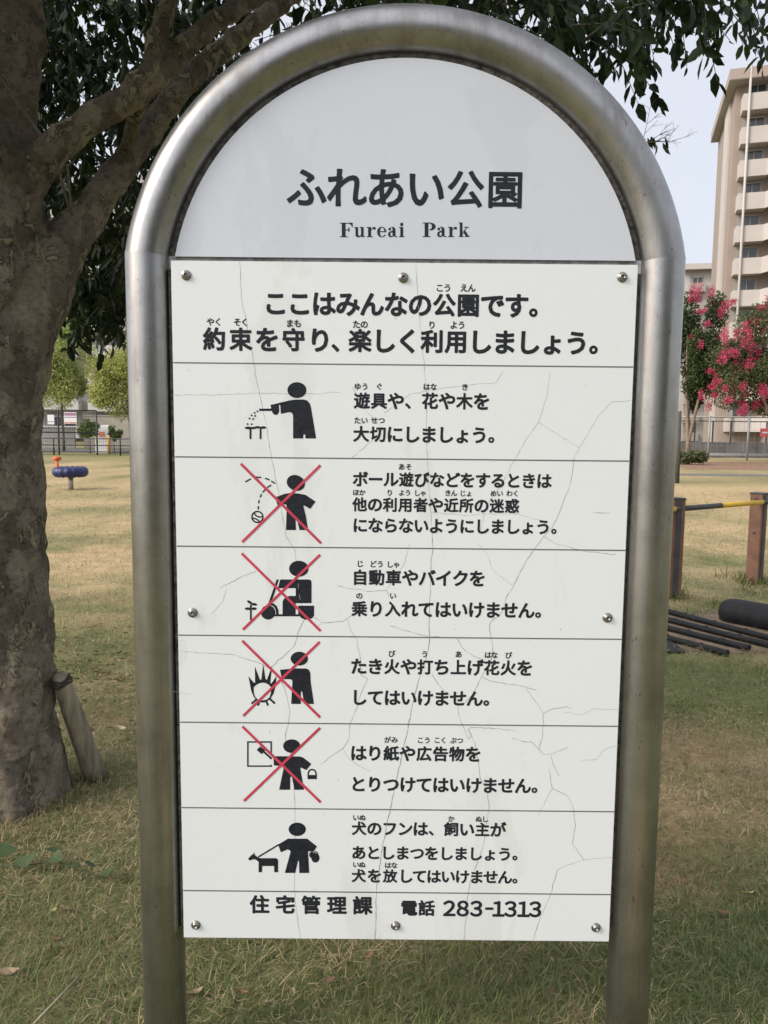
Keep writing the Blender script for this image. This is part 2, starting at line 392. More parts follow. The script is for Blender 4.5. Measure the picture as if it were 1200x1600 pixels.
# notice board
q0 = P(267, 407, YN); q1 = P(997, 413, YN); q2 = P(619, 1468, YN)
nx0, nx1, nz1, nz0 = q0.x, q1.x, q0.z, q2.z
b = MB(); b.box(((nx0 + nx1) / 2, YN + 0.002, (nz0 + nz1) / 2), (nx1 - nx0, 0.004, nz1 - nz0), bevel=0.0006)
notice = b.build('notice_panel', NOTICE, sign)
for x, dy in ((xl + rp + .002, .022), (xr - rp - .001, .034)):      # dark packing strips between the board and the posts
    b = MB(); b.box((x, YN + dy, (nz0 + nz1) / 2), (0.0065, 0.020, nz1 - nz0 - 0.03)); b.build('packing_strip', GRIME, sign)
b = MB(); b.box((xc, YA + 0.013, zb - 0.012), (2 * hc - 2 * rp + 0.004, 0.012, 0.028)); b.build('cross_rail', plain('dull_rail', (.30, .30, .31), .7, var=.6, scale=40), sign)

def depth(px, py, Y): d = ray(px, py); return Y / d.y
GC = {}
def glyph(ch):
    if ch in GC: return GC[ch]
    c = bpy.data.curves.new('glyph', 'FONT'); c.body = ch; c.size = 1; c.fill_mode = 'FRONT'; c.resolution_u = 3
    o = bpy.data.objects.new('glyph', c); COL.objects.link(o)
    dg = bpy.context.evaluated_depsgraph_get(); me = o.evaluated_get(dg).to_mesh()
    v = np.array([tuple(x.co)[:2] for x in me.vertices]); f = [tuple(p.vertices) for p in me.polygons]
    cnt = {}
    for p in f:
        for a, b_ in zip(p, p[1:] + p[:1]): cnt[tuple(sorted((a, b_)))] = cnt.get(tuple(sorted((a, b_))), 0) + 1
    e = [k for k, n in cnt.items() if n == 1]
    COL.objects.unlink(o); bpy.data.objects.remove(o); bpy.data.curves.remove(c)
    GC[ch] = (v, f, e); return GC[ch]
class Ink:
    """flat printing on an upright board at depth Y; layers lie a few hundredths of a millimetre apart"""
    def __init__(s, Y): s.Y = Y; s.v = []; s.f = []
    def face(s, pts, lift=None):
        y = s.Y - 0.0003 - (random.random() * 0.0003 if lift is None else lift)
        i = len(s.v); s.v += [(x, y, z) for x, z in pts]; s.f.append(list(range(i, i + len(pts))))
    def char(s, ch, px, py, em, fat=0.03, sx=1.0):
        v, f, e = glyph(ch); c = P(px, py, s.Y); k = em * depth(px, py, s.Y) / FPX
        q = (v - np.array((0.5, 0.358))) * k * np.array((sx, 1)) + np.array((c.x, c.z))
        for p in f: s.face([q[i] for i in p])
        r = fat * k
        if r <= 0: return
        used = set()
        for a, b_ in e:
            d = q[b_] - q[a]; n = np.hypot(*d)
            if n < 1e-7: continue
            w = np.array((-d[1], d[0])) / n * r
            s.face([q[a] + w, q[b_] + w, q[b_] - w, q[a] - w]); used |= {a, b_}
        for a in used: s.face([q[a] + r * np.array((math.cos(t), math.sin(t))) for t in np.linspace(0, 2 * math.pi, 9)[:-1]])
    def text(s, st, x0, x1, y0, last=None, k=1.0, fat=0.034):
        """x0, x1: centres of the first character and of character number `last`"""
        last = len(st) - 1 if last is None else last
        adv = (x1 - x0) / max(1, last)
        for i, ch in enumerate(st):
            if ch == ' ': continue
            px = x0 + adv * i; py = y0 + (px - x0) * 0.0105
            em = adv * k * (1.05 if '\u3040' <= ch <= '\u30ff' else 0.965)
            s.char(ch, px, py, em, fat)
        return s
    def ruby(s, st, x0, x1, y, em=11.6):
        """small reading printed over a word; x0..x1 is the inked width"""
        n = len(st); w = (x1 - x0)
        for i, ch in enumerate(st):
            px = x0 + w * (i + .5) / n if n > 1 else (x0 + x1) / 2
            s.char(ch, px, y + (px - x0) * 0.0105, em if n < 3 else em, 0.028)
        return s
    def pts(s, L, off=(0, 0), k=1.0):
        return [(lambda c: (c.x, c.z))(P(off[0] + x / k, off[1] + y / k, s.Y)) for x, y in L]
    def shape(s, L, off, k, holes=(), lift=None):
        loops = [s.pts(L, off, k)] + [s.pts(h, off, k) for h in holes]
        tri = tessellate_polygon([[Vector((x, z, 0)) for x, z in lp] for lp in loops]); flat = [p for lp in loops for p in lp]
        lift = random.random() * 0.0003 if lift is None else lift
        for t in tri: s.face([flat[i] for i in t], lift)
        return s
    def ell(s, cx, cy, rx, ry, off, k, rot=0, lift=None):
        c, sn = math.cos(R(rot)), math.sin(R(rot))
        return s.shape([(cx + rx * math.cos(t) * c - ry * math.sin(t) * sn, cy + rx * math.cos(t) * sn + ry * math.sin(t) * c) for t in np.linspace(0, 2 * math.pi, 33)[:-1]], off, k, lift=lift)
    def stroke(s, L, w, off, k):
        w = w / 2
        for (ax, ay), (bx, by) in zip(L, L[1:]):
            n = math.hypot(bx - ax, by - ay); ox, oy = -(by - ay) / n * w, (bx - ax) / n * w
            s.face(s.pts([(ax + ox, ay + oy), (bx + ox, by + oy), (bx - ox, by - oy), (ax - ox, ay - oy)], off, k))
        for x, y in L[1:-1]: s.ell(x, y, w, w, off, k)
        return s
    def build(s, name, m, parent):
        me = bpy.data.meshes.new(name); me.from_pydata(s.v, [], s.f); me.update()
        return link(name, me, m, parent)

# title on the arched board
Ink(YA).text('ふれあい公園', 479, 789.5, 294, k=0.99, fat=0.024).build('lettering', INK, arch_panel)
def el(cx, cy, rx, ry, a=0, b=360, n=20): return [(cx + rx * math.cos(R(t)), cy + ry * math.sin(R(t))) for t in np.linspace(a, b, n)]
def rect(a, b, c, d): return [(a, b), (c, b), (c, d), (a, d)]
SER = {
 'F': [rect(.14, .03, .40, .97), rect(0, 0, .55, .06), rect(0, .94, .9, 1), [(.60, .95), (.9, .95), (.9, .68), (.85, .68), (.80, .84)], rect(.38, .47, .62, .53), [(.55, .5), (.64, .35), (.68, .35), (.68, .68), (.64, .68)]],
 'u': [rect(.10, .12, .33, .68), rect(0, .64, .33, .70), rect(.58, .02, .80, .68), rect(.47, .64, .80, .70), rect(.78, 0, .92, .06), [(.10, .2), (.13, .07), (.22, 0), (.38, -.01), (.5, .03), (.6, .11), (.6, .17), (.5, .11), (.42, .09), (.36, .11), (.33, .2)]],
 'r': [rect(.10, .02, .33, .68), rect(0, 0, .46, .055), rect(0, .64, .33, .70), [(.31, .46), (.38, .60), (.5, .70), (.6, .71), (.6, .64), (.48, .60), (.38, .50)], el(.59, .61, .10, .10)],
 'e': [el(.32, .35, .33, .365, 8, 330, 30) + el(.35, .35, .16, .315, 325, 8, 24), rect(.18, .345, .645, .41)],
 'a': [rect(.35, .05, .57, .5), el(.22, .19, .22, .20, 10, 370, 26) + el(.275, .20, .10, .125, 370, 10, 22), [(.13, .58), (.2, .66), (.32, .71), (.46, .69), (.55, .6), (.57, .48), (.35, .48), (.34, .6), (.28, .655), (.2, .62)], el(.13, .55, .10, .10), [(.2, .40), (.36, .45), (.36, .37), (.22, .32)], rect(.53, 0, .72, .06)],
 'i': [rect(.10, .02, .33, .68), rect(0, 0, .43, .055), rect(0, .64, .33, .70), el(.215, .88, .125, .125)],
 'P': [rect(.14, .03, .40, .97), rect(0, 0, .55, .06), rect(0, .94, .52, 1), el(.48, .73, .43, .27, -90, 90) + el(.46, .73, .19, .21, 90, -90)],
 'k': [rect(.10, .02, .33, .97), rect(0, 0, .43, .055), rect(0, .945, .33, 1), [(.31, .22), (.66, .67), (.73, .67), (.34, .18)], rect(.50, .64, .86, .70), [(.37, .37), (.52, .50), (.90, .03), (.62, .03)], rect(.50, 0, .97, .055)]}
E_ = Ink(YA)
for qi, (ch, a, b_) in enumerate(zip('FureaiParak'.replace('Parak', 'Park'), (57, 175, 277, 362, 450, 540, 732, 850, 940, 1025), (162, 262, 350, 436, 526, 583, 838, 926, 1012, 1118))):
    if qi == 6: E_.build('lettering', INK, arch_panel); E_ = Ink(YA)
    mx = max(x for s_ in SER[ch] for x, y in s_)
    for s_ in SER[ch]:
        E_.shape([(a + x / mx * (b_ - a), 212 - y * 118 + (a - 57) * -0.002) for x, y in s_], (520, 330), 5.217)
E_.build('lettering', INK, arch_panel)

# text of the rules (one mesh per line, its readings with it)
def L_(*segs, ruby=(), em=11.4):
    k = Ink(YN)
    for s_ in segs: k.text(*s_[:4], **(s_[4] if len(s_) > 4 else {}))
    for r in ruby: k.ruby(*r, em)
    return k.build('lettering', INK, notice)
L_(('ここはみんなの公園です。', 430.5, 807, 474.5, {'last': 10, 'fat': .036}), ruby=[('こう', 681, 705, 450), ('えん', 719, 743, 450)], em=13)
L_(('約束を守り', 335, 500, 530.5, {'k': .915, 'fat': .036}), ('、', 535, 572, 534, {'last': 1}), ('楽しく利用しましょう。', 562.5, 901, 533, {'last': 9, 'fat': .036}),
   ruby=[('やく', 323, 347, 503), ('そく', 365, 388, 503.5), ('まも', 447, 471, 505.5), ('たの', 551, 575, 507), ('り', 669, 681, 508), ('よう', 703, 727, 508)], em=13)
L_(('遊具や、', 565.5, 618.6, 626.5, {'last': 2}), ('花や木を', 671.7, 752.6, 627), ruby=[('ゆう', 553, 576, 604), ('ぐ', 587, 598, 604), ('はな', 661, 683, 604.5), ('き', 721, 732, 605)])
L_(('大切にしましょう。', 564.3, 749, 678.5, {'last': 7}), ruby=[('たい', 553, 575, 657), ('せつ', 579, 602, 657)])
L_(('ボール遊びなどをするときは', 563, 850, 749), ruby=[('あそ', 622, 644, 729.5)], em=10.6)
L_(('他の利用者や近所の迷惑', 562, 800, 788.5), ruby=[('ほか', 551, 571, 769.5), ('り', 604, 614, 770), ('よう', 623, 642, 770), ('しゃ', 647, 666, 770.5), ('きん', 695, 714, 770.5), ('じょ', 718, 738, 771), ('めい', 766, 786, 771), ('わく', 791, 811, 771)], em=10.4)
L_(('にならないようにしましょう。', 562.7, 848.7, 821, {'last': 12}))
L_(('自動車やバイクを', 562.4, 745.8, 902.5), ruby=[('じ', 557, 568, 881), ('どう', 577.5, 599.5, 881.5), ('しゃ', 604, 625, 882)])
L_(('乗り入れてはいけません。', 561.5, 822.4, 951.5, {'last': 10}), ruby=[('の', 556, 567, 931), ('い', 608, 620, 931)])
L_(('たき火や打ち上げ花火を', 560.5, 820, 1041.5), ruby=[('び', 606, 618, 1021.5), ('う', 658, 669, 1022), ('あ', 711, 722, 1022.5), ('はな', 757, 778, 1023.5), ('び', 789, 800, 1024)])
L_(('してはいけません。', 561, 741.7, 1090, {'last': 7}))
L_(('はり紙や広告物を', 560, 739.4, 1177), ruby=[('がみ', 600, 622, 1156), ('こう', 651.5, 673, 1156.5), ('こく', 678, 698, 1156.5), ('ぶつ', 703, 724, 1157)], em=11)
L_(('とりつけてはいけません。', 559.6, 817, 1225.5, {'last': 10}))
L_(('犬のフンは、', 561, 656.8, 1294.5, {'last': 4}), ('飼い主が', 705, 778, 1296), ruby=[('いぬ', 551, 571.5, 1277.5), ('か', 699.5, 710.5, 1279.5), ('ぬし', 743, 763, 1280)], em=10.8)
L_(('あとしまつをしましょう。', 560.5, 788.5, 1332.5, {'last': 10}))
L_(('犬を放し', 560.5, 634, 1368.5, {'k': .95}), ('てはいけません。', 655.5, 789, 1369.5, {'last': 6, 'k': 1.02}), ruby=[('いぬ', 551, 571, 1351), ('はな', 601, 621, 1352)], em=10.8)
L_(('住宅管理課', 405.5, 566.5, 1413.5, {'k': .80, 'fat': .036}))
k = Ink(YN); k.text('電話', 639, 666.5, 1419)
wid = {'2': .54, '8': .56, '3': .55, '-': .40, '1': .42}
for ch, px in zip('２８３－１３１３', (702, 723, 744, 764.5, 779, 797.5, 818, 836)):
    v = glyph(ch)[0]; cx = (v[:, 0].min() + v[:, 0].max()) / 2
    em_ = 33; k.char(ch, px + (0.5 - cx) * em_ * (.45 if ch == '－' else 1.0), 1419.5 + (px - 702) * .0105, em_, 0.030, .45 if ch == '－' else 1.0)
k.build('lettering', INK, notice)

# dividers
for yl, yr in ((567, 573), (714, 720), (853, 860), (992, 999), (1128, 1135), (1261, 1269), (1391, 1398)):
    z = P(620, (yl + yr) / 2, YN).z
    b = MB(); b.box(((nx0 + nx1) / 2, YN - 0.0001, z), (nx1 - nx0 - 0.0016, 0.0006, 0.0026)); b.build('divider_line', LINE, notice)

# pictograms
A5 = ((340, 560), 5.3333); A6 = ((340, 850), 5.7143); A7 = ((340, 1110), 5.7143)
k = Ink(YN); o, s = A5
k.ell(661, 264, 79, 66, o, s)
k.shape([(440, 388), (600, 350), (640, 343), (715, 342), (745, 350), (768, 375), (778, 405), (821, 667), (731, 667), (731, 640), (727, 634), (718, 634), (714, 640), (714, 667), (629, 667), (629, 475), (622, 458), (608, 449), (590, 448), (528, 463), (526, 440), (522, 392), (517, 386), (511, 392), (514, 440), (505, 460), (495, 470), (475, 470), (462, 460), (452, 440)], o, s)
k.shape(rect(347, 418, 450, 438), o, s)
for x, y in ((333, 441), (309, 454), (284, 475), (313, 479), (266, 500), (296, 505), (250, 547), (284, 548)): k.ell(x, y, 8, 8, o, s)
for x, y, a, c in ((257, 579, 31, 11), (297, 580, 25, 10), (333, 574, 28, 10), (380, 576, 24, 11)): k.ell(x, y, a, c, o, s)
k.shape(rect(266, 585, 282, 671), o, s); k.shape(rect(350, 580, 366, 671), o, s)
k.build('pictogram', INKP, notice)
k = Ink(YN)
k.ell(652, 1037, 78, 64, o, s, 22)
k.shape([(480, 1157), (560, 1128), (600, 1122), (680, 1126), (735, 1138), (817, 1193), (772, 1254), (720, 1224), (715, 1230), (735, 1310), (752, 1412), (750, 1430), (683, 1430), (664, 1350), (650, 1350), (653, 1430), (570, 1430), (576, 1230), (570, 1218), (555, 1215), (500, 1225)], o, s)
for d in (((230, 1030), (277, 1003)), ((312, 990), (363, 991)), ((396, 998), (433, 1012)), ((446, 1022), (480, 1042)), ((447, 1055), (413, 1075)), ((395, 1093), (375, 1118)), ((365, 1130), (355, 1158)), ((347, 1180), (342, 1208)), ((340, 1230), (339, 1258))): k.stroke(d, 12, o, s)
k.stroke(el(332, 1321, 46, 46, 0, 360, 25), 12, o, s)
k.stroke([(302, 1284), (320, 1310), (345, 1322), (374, 1318)], 11, o, s); k.stroke([(290, 1330), (315, 1335), (338, 1348), (350, 1364)], 11, o, s)
k.build('pictogram', INKP, notice)
k = Ink(YN); o, s = A6
k.ell(725, 220, 87, 71, o, s)
k.shape([(560, 316), (815, 316), (833, 323), (839, 340), (839, 528), (697, 528), (697, 628), (580, 628), (580, 515), (592, 490), (612, 472), (645, 463), (697, 463), (697, 394), (538, 394)], o, s)
k.shape([(527, 316), (547, 316), (478, 530), (453, 530)], o, s); k.ell(451, 610, 64, 64, o, s)
k.stroke([(462, 533), (495, 540), (518, 560), (531, 590), (535, 645)], 22, o, s); k.shape(rect(505, 627, 740, 645), o, s)
k.shape([(720, 550), (862, 550), (862, 640), (845, 662), (810, 675), (780, 675), (745, 660), (728, 635), (720, 628)], o, s)
k.shape(rect(289, 540, 305, 678), o, s)
for x, y, a, c, q in ((270, 577, 27, 12, 0), (326, 577, 24, 12, 0), (287, 520, 27, 12, 32), (328, 538, 26, 12, 8)): k.ell(x, y, a, c, o, s, q)
k.build('pictogram', INKP, notice)
k = Ink(YN)
k.ell(730, 1023, 78, 62, o, s)
k.shape([(557, 1122), (690, 1110), (790, 1110), (815, 1122), (828, 1150), (830, 1225), (860, 1427), (772, 1427), (757, 1325), (748, 1312), (743, 1325), (743, 1427), (657, 1427), (668, 1225), (662, 1210), (645, 1207), (573, 1205)], o, s)
k.shape([(275, 1180), (325, 1240), (335, 1235), (333, 1092), (378, 1210), (390, 1210), (407, 1070), (428, 1205), (440, 1212), (488, 1083), (470, 1240), (480, 1245), (525, 1180), (520, 1260), (500, 1335), (470, 1385), (430, 1412), (400, 1416), (360, 1402), (325, 1370), (300, 1310)], o, s,
        holes=[[(322, 1280), (345, 1258), (375, 1242), (403, 1237), (432, 1242), (458, 1258), (478, 1280), (476, 1330), (465, 1365), (440, 1388), (400, 1396), (360, 1388), (335, 1365), (324, 1330)]])
for d in (((350, 1385), (303, 1425)), ((372, 1405), (360, 1442)), ((437, 1408), (450, 1442)), ((466, 1382), (512, 1424))): k.stroke(d, 18, o, s)
k.build('pictogram', INKP, notice)
k = Ink(YN); o, s = A7
for d in (((264, 281), (485, 281)), ((270, 281), (270, 497)), ((264, 497), (485, 497)), ((478, 281), (478, 385)), ((478, 484), (478, 497))): k.stroke(d, 13, o, s)
k.shape([(347, 350), (362, 343), (360, 332), (372, 335), (378, 318), (425, 355), (392, 390)], o, s); k.stroke([(412, 368), (483, 432)], 18, o, s)
k.ell(662, 318, 77, 61, o, s)
k.shape([(498, 408), (735, 410), (765, 420), (837, 477), (793, 532), (745, 510), (738, 515), (772, 708), (685, 708), (665, 595), (657, 588), (648, 600), (648, 708), (550, 708), (588, 520), (580, 503), (560, 495), (503, 490)], o, s)
k.shape(rect(803, 576, 886, 613), o, s); k.stroke([(809, 590), (809, 556), (820, 534), (843, 526), (866, 534), (879, 556), (879, 590)], 13, o, s)
k.build('pictogram', INKP, notice)
k = Ink(YN)
k.ell(711, 1061, 77, 60, o, s)
k.shape([(540, 1197), (628, 1144), (800, 1144), (887, 1213), (858, 1260), (812, 1256), (808, 1262), (817, 1450), (729, 1450), (727, 1345), (718, 1342), (693, 1450), (600, 1450), (652, 1262), (645, 1248), (625, 1240), (565, 1266)], o, s)
k.stroke([(548, 1196), (362, 1308)], 13, o, s)
k.shape([(275, 1320), (305, 1288), (320, 1282), (324, 1262), (333, 1290), (355, 1308), (375, 1318), (520, 1318), (535, 1325), (540, 1340), (540, 1443), (505, 1443), (505, 1388), (397, 1388), (397, 1443), (366, 1443), (366, 1350), (340, 1330), (315, 1328), (290, 1340), (277, 1332)], o, s)
k.ell(873, 1315, 37, 43, o, s); k.ell(840, 1288, 22, 28, o, s); k.stroke([(858, 1282), (865, 1264), (880, 1260), (893, 1272), (897, 1292)], 9, o, s)
k.build('pictogram', INKP, notice)
def cross(a, b_, c, d, w, o, s):
    k = Ink(YN - 0.0003); k.stroke([a, b_], w, o, s); k.stroke([c, d], w, o, s); k.build('prohibition_cross', RED, notice)
cross((193, 877), (863, 1541), (857, 890), (205, 1530), 22, *A5)
cross((215, 83), (920, 777), (915, 95), (225, 765), 23, *A6)
cross((220, 863), (915, 1547), (912, 873), (228, 1535), 23, *A6)
cross((222, 143), (920, 820), (915, 155), (235, 808), 23, *A7)

# hairline cracks in the board's face
k = Ink(YN + 0.00015)
def crack(L, w=0.9):
    Q = []
    for (ax, ay), (bx, by) in zip(L, L[1:]):
        n = max(1, int(math.hypot(bx - ax, by - ay) / 7))
        for i in range(n):
            j = 0.0 if i == 0 else 0.9
            Q.append((ax + (bx - ax) * i / n + random.uniform(-j, j), ay + (by - ay) * i / n + random.uniform(-j, j)))
    Q.append(L[-1])
    for p, q in zip(Q, Q[1:]): k.stroke([p, q], w * random.uniform(0.4, 1.0), (0, 0), 1)
F_ = 0.55
crack([(374, 408), (378, 470), (390, 530), (400, 590), (415, 660), (424, 715), (436, 770), (440, 800), (447, 838), (459, 856), (464, 880)], .75)
crack([(464, 880), (466, 920), (472, 945), (477, 966), (465, 990), (461, 1005), (459, 1010), (440, 1028), (424, 1042)])
crack([(340, 1021), (367, 1023), (400, 1034), (425, 1046), (439, 1063), (449, 1090), (453, 1110), (451, 1130), (446, 1145), (446, 1160), (454, 1178), (459, 1235), (461, 1260), (461, 1285), (460, 1365), (460, 1390), (465, 1440), (470, 1466)], .8)
crack([(280, 1017), (310, 1020), (340, 1021)], .7)
crack([(491, 965), (504, 973), (520, 972), (535, 971), (543, 966), (560, 955)]); crack([(504, 973), (497, 978)], .7)
crack([(543, 968), (548, 985), (558, 1000), (563, 1030), (564, 1055), (574, 1060), (562, 1090), (552, 1120), (547, 1130), (545, 1155), (536, 1169), (520, 1180), (500, 1195)], .8)
crack([(536, 1169), (545, 1185), (560, 1196), (580, 1205)], F_)
crack([(650, 415), (653, 470), (660, 540), (665, 600), (667, 680), (668, 720), (672, 790), (675, 830)], .7)
crack([(675, 830), (676, 850), (673, 900), (671, 960), (671, 995), (669, 1015), (664, 1035), (655, 1060), (648, 1085), (642, 1115), (635, 1150), (628, 1180), (615, 1240), (605, 1285), (595, 1340), (588, 1390), (587, 1440), (586, 1468)], 1.3)
crack([(859, 580), (855, 620), (841, 660), (820, 690), (806, 715), (790, 745), (760, 790), (750, 830)], F_); crack([(841, 660), (905, 700)], .6); crack([(897, 715), (905, 700), (935, 650), (955, 628), (985, 626)], F_)
crack([(897, 715), (890, 760), (878, 790), (862, 825), (850, 838), (841, 850), (820, 880), (800, 920), (790, 935), (785, 955), (765, 975), (765, 985), (770, 1010), (768, 1030), (752, 1058), (738, 1085), (725, 1100)])
crack([(848, 838), (870, 850), (912, 861), (962, 866)], .8); crack([(927, 801), (953, 801)], .9)
crack([(713, 996), (722, 1012), (740, 1025), (755, 1031)]); crack([(752, 1058), (770, 1065), (820, 1073), (838, 1078)]); crack([(822, 1075), (832, 1090), (842, 1103), (849, 1115), (848, 1150), (842, 1170), (849, 1179), (862, 1178), (887, 1168)])
crack([(849, 1115), (865, 1107), (885, 1104), (893, 1108)]); crack([(881, 1113), (908, 1117), (925, 1108), (965, 1108)], .7); crack([(800, 1153), (815, 1158), (830, 1159), (848, 1178)])
crack([(861, 1180), (867, 1200), (874, 1213)]); crack([(858, 1202), (863, 1232), (885, 1242), (895, 1260), (899, 1290), (897, 1300), (894, 1318), (910, 1340), (912, 1343)]); crack([(863, 1232), (853, 1250), (840, 1275)], F_)
crack([(956, 1340), (912, 1343), (880, 1354), (870, 1360), (860, 1397), (840, 1445), (833, 1468)], .7); crack([(908, 1189), (932, 1186), (944, 1171), (963, 1165)], .7)
crack([(718, 1120), (732, 1155), (736, 1150), (731, 1140), (735, 1137), (780, 1138), (805, 1142)]); crack([(732, 1140), (742, 1160), (748, 1195), (750, 1215), (762, 1238), (764, 1265), (760, 1290), (755, 1320), (745, 1350), (735, 1375), (731, 1400), (727, 1440), (725, 1468)])
crack([(528, 915), (545, 920), (580, 924), (604, 922), (608, 932)]); crack([(610, 978), (650, 990), (672, 995), (700, 996), (714, 997)]); crack([(748, 850), (762, 866), (770, 890), (800, 915)], F_); crack([(640, 850), (632, 880), (605, 920)], F_)
crack([(675, 1054), (690, 1075), (715, 1095), (717, 1120)]); crack([(344, 919), (370, 905), (390, 896), (400, 893)], .9); crack([(354, 920), (348, 940), (330, 960)], F_)
crack([(550, 605), (570, 640), (600, 670), (580, 690), (550, 715)], F_); crack([(600, 645), (640, 616), (700, 605), (775, 598), (785, 580)], F_); crack([(273, 617), (340, 617), (405, 614), (470, 616), (530, 613)], F_)
crack([(675, 800), (720, 805), (760, 803), (810, 803), (848, 815)], F_); crack([(270, 1080), (300, 1085)], F_)
k.build('hairline_cracks', CRACK, notice)

# screws
def screw(px, py):
    c = P(px, py, YN); M = Matrix.Translation((c.x, YN, c.z)) @ Matrix.Rotation(R(90), 4, 'X') @ Matrix.Rotation(random.random() * 6, 4, 'Z')
    b = MB(); b.lathe([(0.0108, 0), (0.0108, 0.0016), (0.0100, 0.0022), (0.0078, 0.0024), (0.0076, 0.0042), (0.0066, 0.0064), (0.0045, 0.0074), (0.0042, 0.0074), (0.0038, 0.0020), (0.0001, 0.0018)], 24, M)
    b.build('screw', SCREW, notice)
for p in ((291, 430), (630, 434), (972, 433), (301, 957), (949, 965), (306, 1445), (618, 1446), (931, 1449)): screw(*p)

# ------------------------------------------------------------------ leaves
def leaf_mesh(base, d, nrm, L, Wd, cols, fold=0.25):
    """hexagonal folded leaves; all arrays length n"""
    n = len(base); d = d / np.linalg.norm(d, axis=1, keepdims=True)
    s = np.cross(d, nrm); s /= np.maximum(np.linalg.norm(s, axis=1, keepdims=True), 1e-6); up_ = np.cross(s, d)
    L = L[:, None]; Wd = Wd[:, None]
    V = np.stack([base, base + d * L * .3 + s * Wd * .43 + up_ * Wd * fold * .5, base + d * L * .66 + s * Wd * .4 + up_ * Wd * fold * .3, base + d * L - up_ * L * .1,
                  base + d * L * .66 - s * Wd * .4 + up_ * Wd * fold * .3, base + d * L * .3 - s * Wd * .43 + up_ * Wd * fold * .5], 1).reshape(-1, 3)
    i = np.arange(0, n * 6, 6)
    F = np.concatenate([np.stack([i, i + 1, i + 2, i + 3], 1), np.stack([i, i + 3, i + 4, i + 5], 1)])
    return V, F, np.repeat(cols, 6, 0)
def unit(n):
    v = rng.normal(size=(n, 3)); return v / np.linalg.norm(v, axis=1, keepdims=True)

# ------------------------------------------------------------------ the big shade tree on the left
TY = 3.05
tree = empty('shade_tree', (-1.56, TY, 0), 'large broadleaved tree with mottled grey brown trunk and dark hanging leaves beside the sign', 'tree')
def limb(b, pts, rads, n=14):
    pts = [P(*p) if type(p[0]) is int and type(p[1]) is int else Vector(p) for p in pts]
    # catmull-rom smoothing
    out = []; ro = []
    for i in range(len(pts) - 1):
        p0, p1, p2, p3 = pts[max(i - 1, 0)], pts[i], pts[i + 1], pts[min(i + 2, len(pts) - 1)]
        for t in np.linspace(0, 1, 7)[:-1]:
            out.append(0.5 * ((2 * p1) + (p2 - p0) * t + (2 * p0 - 5 * p1 + 4 * p2 - p3) * t * t + (3 * p1 - p0 - 3 * p2 + p3) * t ** 3)); ro.append(rads[i] * (1 - t) + rads[i + 1] * t)
    out.append(pts[-1]); ro.append(rads[-1])
    b.tube(out, ro, n, wob=0.18); return out
b = MB()
T0 = Vector((-1.56, TY, -0.05))
limb(b, [T0, (-1.565, TY, .12), (-1.575, TY, .45), (-1.58, TY, .9), (-1.59, TY, 1.35), (-1.585, TY, 1.75), (-1.60, TY, 2.1)], [.27, .225, .207, .210, .213, .222, .215], 24)
for a in (0.0, 0.9, 2.2, 3.4, 4.3, 5.3):      # root flare
    b.tube([(-1.56 + .12 * math.cos(a), TY + .12 * math.sin(a), .30), (-1.56 + .16 * math.cos(a), TY + .16 * math.sin(a), .08), (-1.56 + .25 * math.cos(a), TY + .25 * math.sin(a), -.06)], [.10, .09, .05], 10)
top1 = limb(b, [(-1.60, TY, 1.95), (-15, 330, TY - .02), (-12, 200, TY), (-2, 100, TY + .03), (8, 0, TY + .08), (-1.52, TY + .1, 3.9), (-1.35, TY + .2, 5.0)], [.22, .19, .16, .145, .14, .11, .06], 18)
b1 = limb(b, [(-1.50, TY, 2.05), (40, 290, TY - .05), (120, 205, TY - .1), (200, 152, TY - .1), (235, 130, TY - .08), (285, 78, TY - .05), (350, 25, TY), (430, -30, TY + .1), (-.2, TY + .2, 3.5), (.5, TY + .1, 4.0)], [.13, .075, .054, .047, .043, .040, .037, .034, .03, .022], 14)
b2 = limb(b, [(205, 150, TY - .1), (232, 105, TY - .12), (250, 40, TY - .1), (268, -40, TY - .1), (-.75, TY - .1, 3.9), (-.5, TY - .2, 4.7)], [.042, .038, .035, .033, .03, .018], 12)
b3 = limb(b, [(-1.50, TY + .02, 1.72), (95, 395, TY + .05), (150, 318, TY + .12), (200, 250, TY + .18), (250, 180, TY + .25), (310, 110, TY + .32), (420, 20, TY + .5), (-.1, TY + .8, 3.8), (.6, TY + 1.0, 4.3)], [.15, .088, .064, .056, .051, .047, .042, .034, .022], 14)
limb(b, [(200, 260, TY + .18), (205, 210, TY + .1), (222, 150, TY - .05)], [.035, .03, .03], 10)
limb(b, [(-1.65, TY, 2.2), (-2.0, TY - .3, 2.8), (-2.5, TY - .7, 3.3), (-3.0, TY - 1.1, 3.6)], [.14, .11, .08, .05], 12)
limb(b, [(-1.6, TY - .05, 2.2), (-1.5, TY - .7, 2.9), (-1.1, TY - 1.5, 3.3), (-.6, TY - 2.2, 3.5)], [.12, .09, .06, .03], 12)
trunk = b.build('trunk', BARK, tree)
md = trunk.modifiers.new('skin', 'REMESH'); md.mode = 'VOXEL'; md.voxel_size = 0.012; md.use_smooth_shade = True
sm = trunk.modifiers.new('smooth', 'SMOOTH'); sm.factor = 0.5; sm.iterations = 5
tx = bpy.data.textures.new('bark_lumps', 'CLOUDS'); tx.noise_scale = 0.09; tx.noise_depth = 3
dm = trunk.modifiers.new('lumps', 'DISPLACE'); dm.texture = tx; dm.strength = 0.024; dm.mid_level = 0.5; dm.texture_coords = 'GLOBAL'
tv = bpy.data.textures.new('bark_flakes', 'VORONOI'); tv.noise_scale = 0.055; tv.distance_metric = 'DISTANCE_SQUARED'
d2 = trunk.modifiers.new('flakes', 'DISPLACE'); d2.texture = tv; d2.strength = 0.012; d2.mid_level = 0.3; d2.texture_coords = 'GLOBAL'
